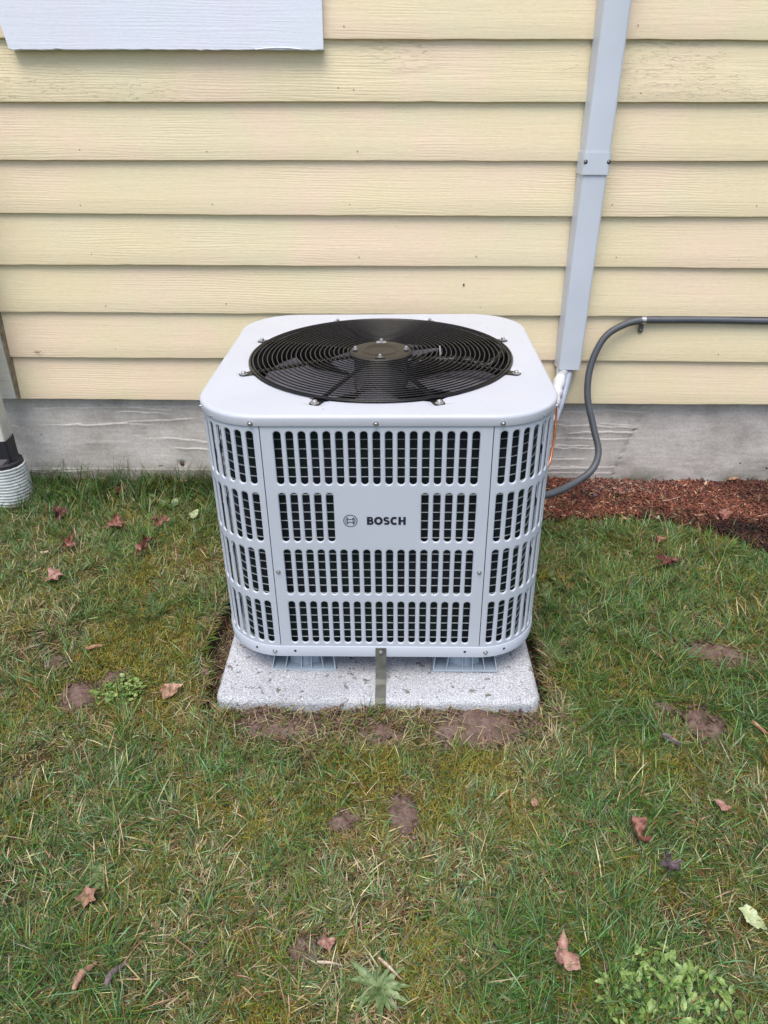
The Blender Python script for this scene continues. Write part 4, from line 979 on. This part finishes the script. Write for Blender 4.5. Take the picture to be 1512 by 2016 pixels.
# chips, sticks, bark
def chip(name, x, y, ln, wd, th, rz, mat, lab, cat='wood chip', tilt=.05, lift=.016, cone=False, grp='wood chips and bark bits'):
    if cone:
        mb = MB(); P = [(-ln / 2 + ln * i / 12, .004 * math.sin(i * .35), .003 * math.sin(i * .4)) for i in range(13)]
        rr = [wd / 2 * (.35 + .65 * math.sin(PI * min(1, (i + 1.2) / 13))) * (1 + .10 * math.sin(i * 2.4)) for i in range(13)]; mb.tube(P, rr, 10)
    else:
        mb = MB(); R_ = np.random.default_rng(int(abs(x * 991) + abs(y * 77))); rows = []
        for k in range(7):
            s = k / 6; hw_ = wd / 2 * (.45 + .55 * math.sin(PI * min(1, s + .15))) * R_.uniform(.8, 1.15); X = -ln / 2 + ln * s; z = .0025 * math.sin(s * 4 + x * 9)
            rows.append([(X, -hw_, z), (X, -hw_ * .7, z + th), (X, hw_ * .6, z + th * R_.uniform(.7, 1.2)), (X, hw_, z)])
        mb.grid(rows, closed_u=True); b = len(mb.v); mb.f.append(tuple(range(b - 4, b))); mb.f.append((3, 2, 1, 0))
    o = mb.obj(name, M[mat]); smooth_angle(o, 50); o.location = (x, y, float(hgt(x, y)) + lift); o.rotation_euler = (.1, tilt, rz); tag(o, lab, cat, grp); return o
chip('wood_chip', -.752, .154, .040, .010, .004, .35, 'chip', 'slim pale-edged wood chip lying in the left lawn beside the condenser')
chip('wood_chip', -1.067, .606, .024, .009, .003, .2, 'chip_pale', 'cream wood chip in the grass left of the crumpled brown leaf')
chip('catkin', -.478, -.667, .052, .013, .01, 1.25, 'leaf_tan', 'long speckled tan catkin near the bottom left of the lawn', 'catkin', cone=True)
chip('catkin', -.430, -.662, .048, .012, .01, 1.2, 'chip_grey', 'dark purple grey catkin sunk in grass right of the tan one', 'catkin', cone=True, lift=.010)
chip('bark_piece', .654, -.151, .042, .014, .008, -.75, 'chip_grey', 'purple grey rounded bark piece below the broad mud patch', 'bark')
chip('wood_chip', .872, -.119, .052, .008, .005, -.95, 'chip', 'orange-brown bark strip at the right edge of the lawn')
chip('wood_chip', .828, .842, .030, .012, .004, .1, 'chip', 'flat brown chip at the edge of the mulch, left of the yellowish upright one')
chip('wood_chip', .935, .842, .022, .012, .006, 1.1, 'chip_pale', 'yellowish upright wood chip on the front edge of the mulch')
chip('wood_chip', 1.080, .850, .040, .006, .004, .1, 'chip', 'long thin reddish chip at the mulch edge near the dark corner')
chip('wood_chip', .587, .900, .020, .006, .003, -.4, 'chip_pale', 'small white chip on mulch beside the condenser corner')
chip('wood_chip', 1.300, 1.110, .048, .011, .005, .15, 'chip', 'long orange chip on top of the mulch by the foundation')
chip('wood_chip', 1.180, 1.075, .020, .010, .005, 1.0, 'chip_pale', 'short pinkish chip on the mulch left of the long orange one')
chip('stick', .930, 1.045, .045, .004, .003, -1.0, 'chip', 'thin straight stick lying across the middle of the mulch', 'stick')
chip('stick', 1.02, .97, .080, .0035, .003, .45, 'chip_pale', 'pale thin twig slanting over the mulch by a small weed', 'stick')
chip('stick', .720, .131, .050, .004, .003, -1.2, 'chip', 'thin brown stick in grass between condenser and far mud patch', 'stick')
chip('stick', .025, -.655, .050, .005, .003, -.7, 'chip_pale', 'pale hollow stalk lying on the big rosette weed at the bottom', 'stick', lift=.026)
chip('stick', -.075, -.650, .042, .004, .003, -.1, 'chip_pale', 'cream stalk left of the big rosette weed at the bottom', 'stick', lift=.026)
chip('bark_piece', .755, .985, .018, .012, .008, .5, 'chip_grey', 'grey stone-like lump on the mulch left of centre', 'bark')

# ------------------------------------------------------------------ weeds
def wleaf(ln, wd, lobed, seed, mat):
    R_ = np.random.default_rng(seed); mb = MB(); rows = []
    for k in range(11):
        s = k / 10; e = math.sin(PI * (s ** .72)) ** .8 * (1 + lobed * math.sin(s * 24)); e = max(e, .10 if s < .2 else .02); x = ln * s; z = ln * (.30 * s - .42 * s * s)
        rows.append([(x, -wd / 2 * e, z + .12 * wd * e), (x, -wd / 4 * e, z + .04 * wd), (x, 0, z), (x, wd / 4 * e, z + .04 * wd), (x, wd / 2 * e, z + .12 * wd * e)])
    mb.grid(rows); return mb.mesh('leaf', mat, True)
def weed(x, y, n, ln, wd, lobed, mat, lab, spread=0.0, up=.25, seed=1, grp='broad-leaved weeds in the lawn'):
    R_ = random.Random(seed); root = empty('weed_plant', (x, y, float(hgt(x, y)) + .001), label=lab, cat='weed', group=grp)
    ms = [wleaf(ln, wd, lobed, seed + q, M[mat]) for q in range(2)] + [wleaf(ln * .8, wd * 1.1, lobed, seed + 5, M[mat])]
    for i in range(n):
        a = i * 2.399 + R_.uniform(-.4, .4); s = R_.uniform(.4, 1.15); ox_ = oy_ = 0
        if spread:
            rr = spread * math.sqrt(R_.random()); b_ = R_.uniform(0, 2 * PI); ox_, oy_ = rr * math.cos(b_) * 1.25, rr * math.sin(b_); a = R_.uniform(0, 2 * PI)
        link('leaf', R_.choice(ms), root, (ox_, oy_, R_.uniform(.003, .016 if spread else .008)), (R_.uniform(-.35, .35), -up * R_.uniform(.2, 1.6), a), (s, s, s))
weed(-.515, -.48, 26, .040, .010, .2, 'weed', 'flat rosette weed with a pale leaf on it at lower left', seed=2)
weed(.006, -.675, 44, .052, .010, .26, 'weed', 'large dull green rosette weed at the bottom centre of the lawn', seed=3)
weed(.475, -.700, 290, .023, .010, .1, 'weed_bright', 'bright yellow-green leafy weed patch at the bottom right', spread=.085, up=.5, seed=4)
weed(-.640, .005, 110, .015, .011, .05, 'weed_bright', 'patch of small round-leaved weeds left of the condenser pad', spread=.046, up=.3, seed=5)
weed(-.77, .965, 26, .038, .022, .02, 'weed', 'broad-leaved weeds against the foundation left of the condenser', spread=.07, up=.6, seed=6)
weed(-1.00, 1.015, 20, .032, .020, .02, 'weed', 'small leafy weed in the long grass by the foundation at far left', spread=.05, up=.6, seed=9)
weed(.463, .45, 34, .026, .017, .02, 'weed', 'dull green weed leaves right beside the condenser in the grass', spread=.06, up=.4, seed=7)
weed(.995, .985, 14, .024, .012, .05, 'weed', 'small green weed growing in the middle of the mulch', seed=8)
weed(.785, 1.000, 8, .017, .008, .05, 'weed', 'tiny green sprout in the mulch left of the small weed', seed=10)
weed(.640, .990, 7, .016, .008, .05, 'weed', 'tiny green sprout in the mulch near the dark conduit', seed=11)
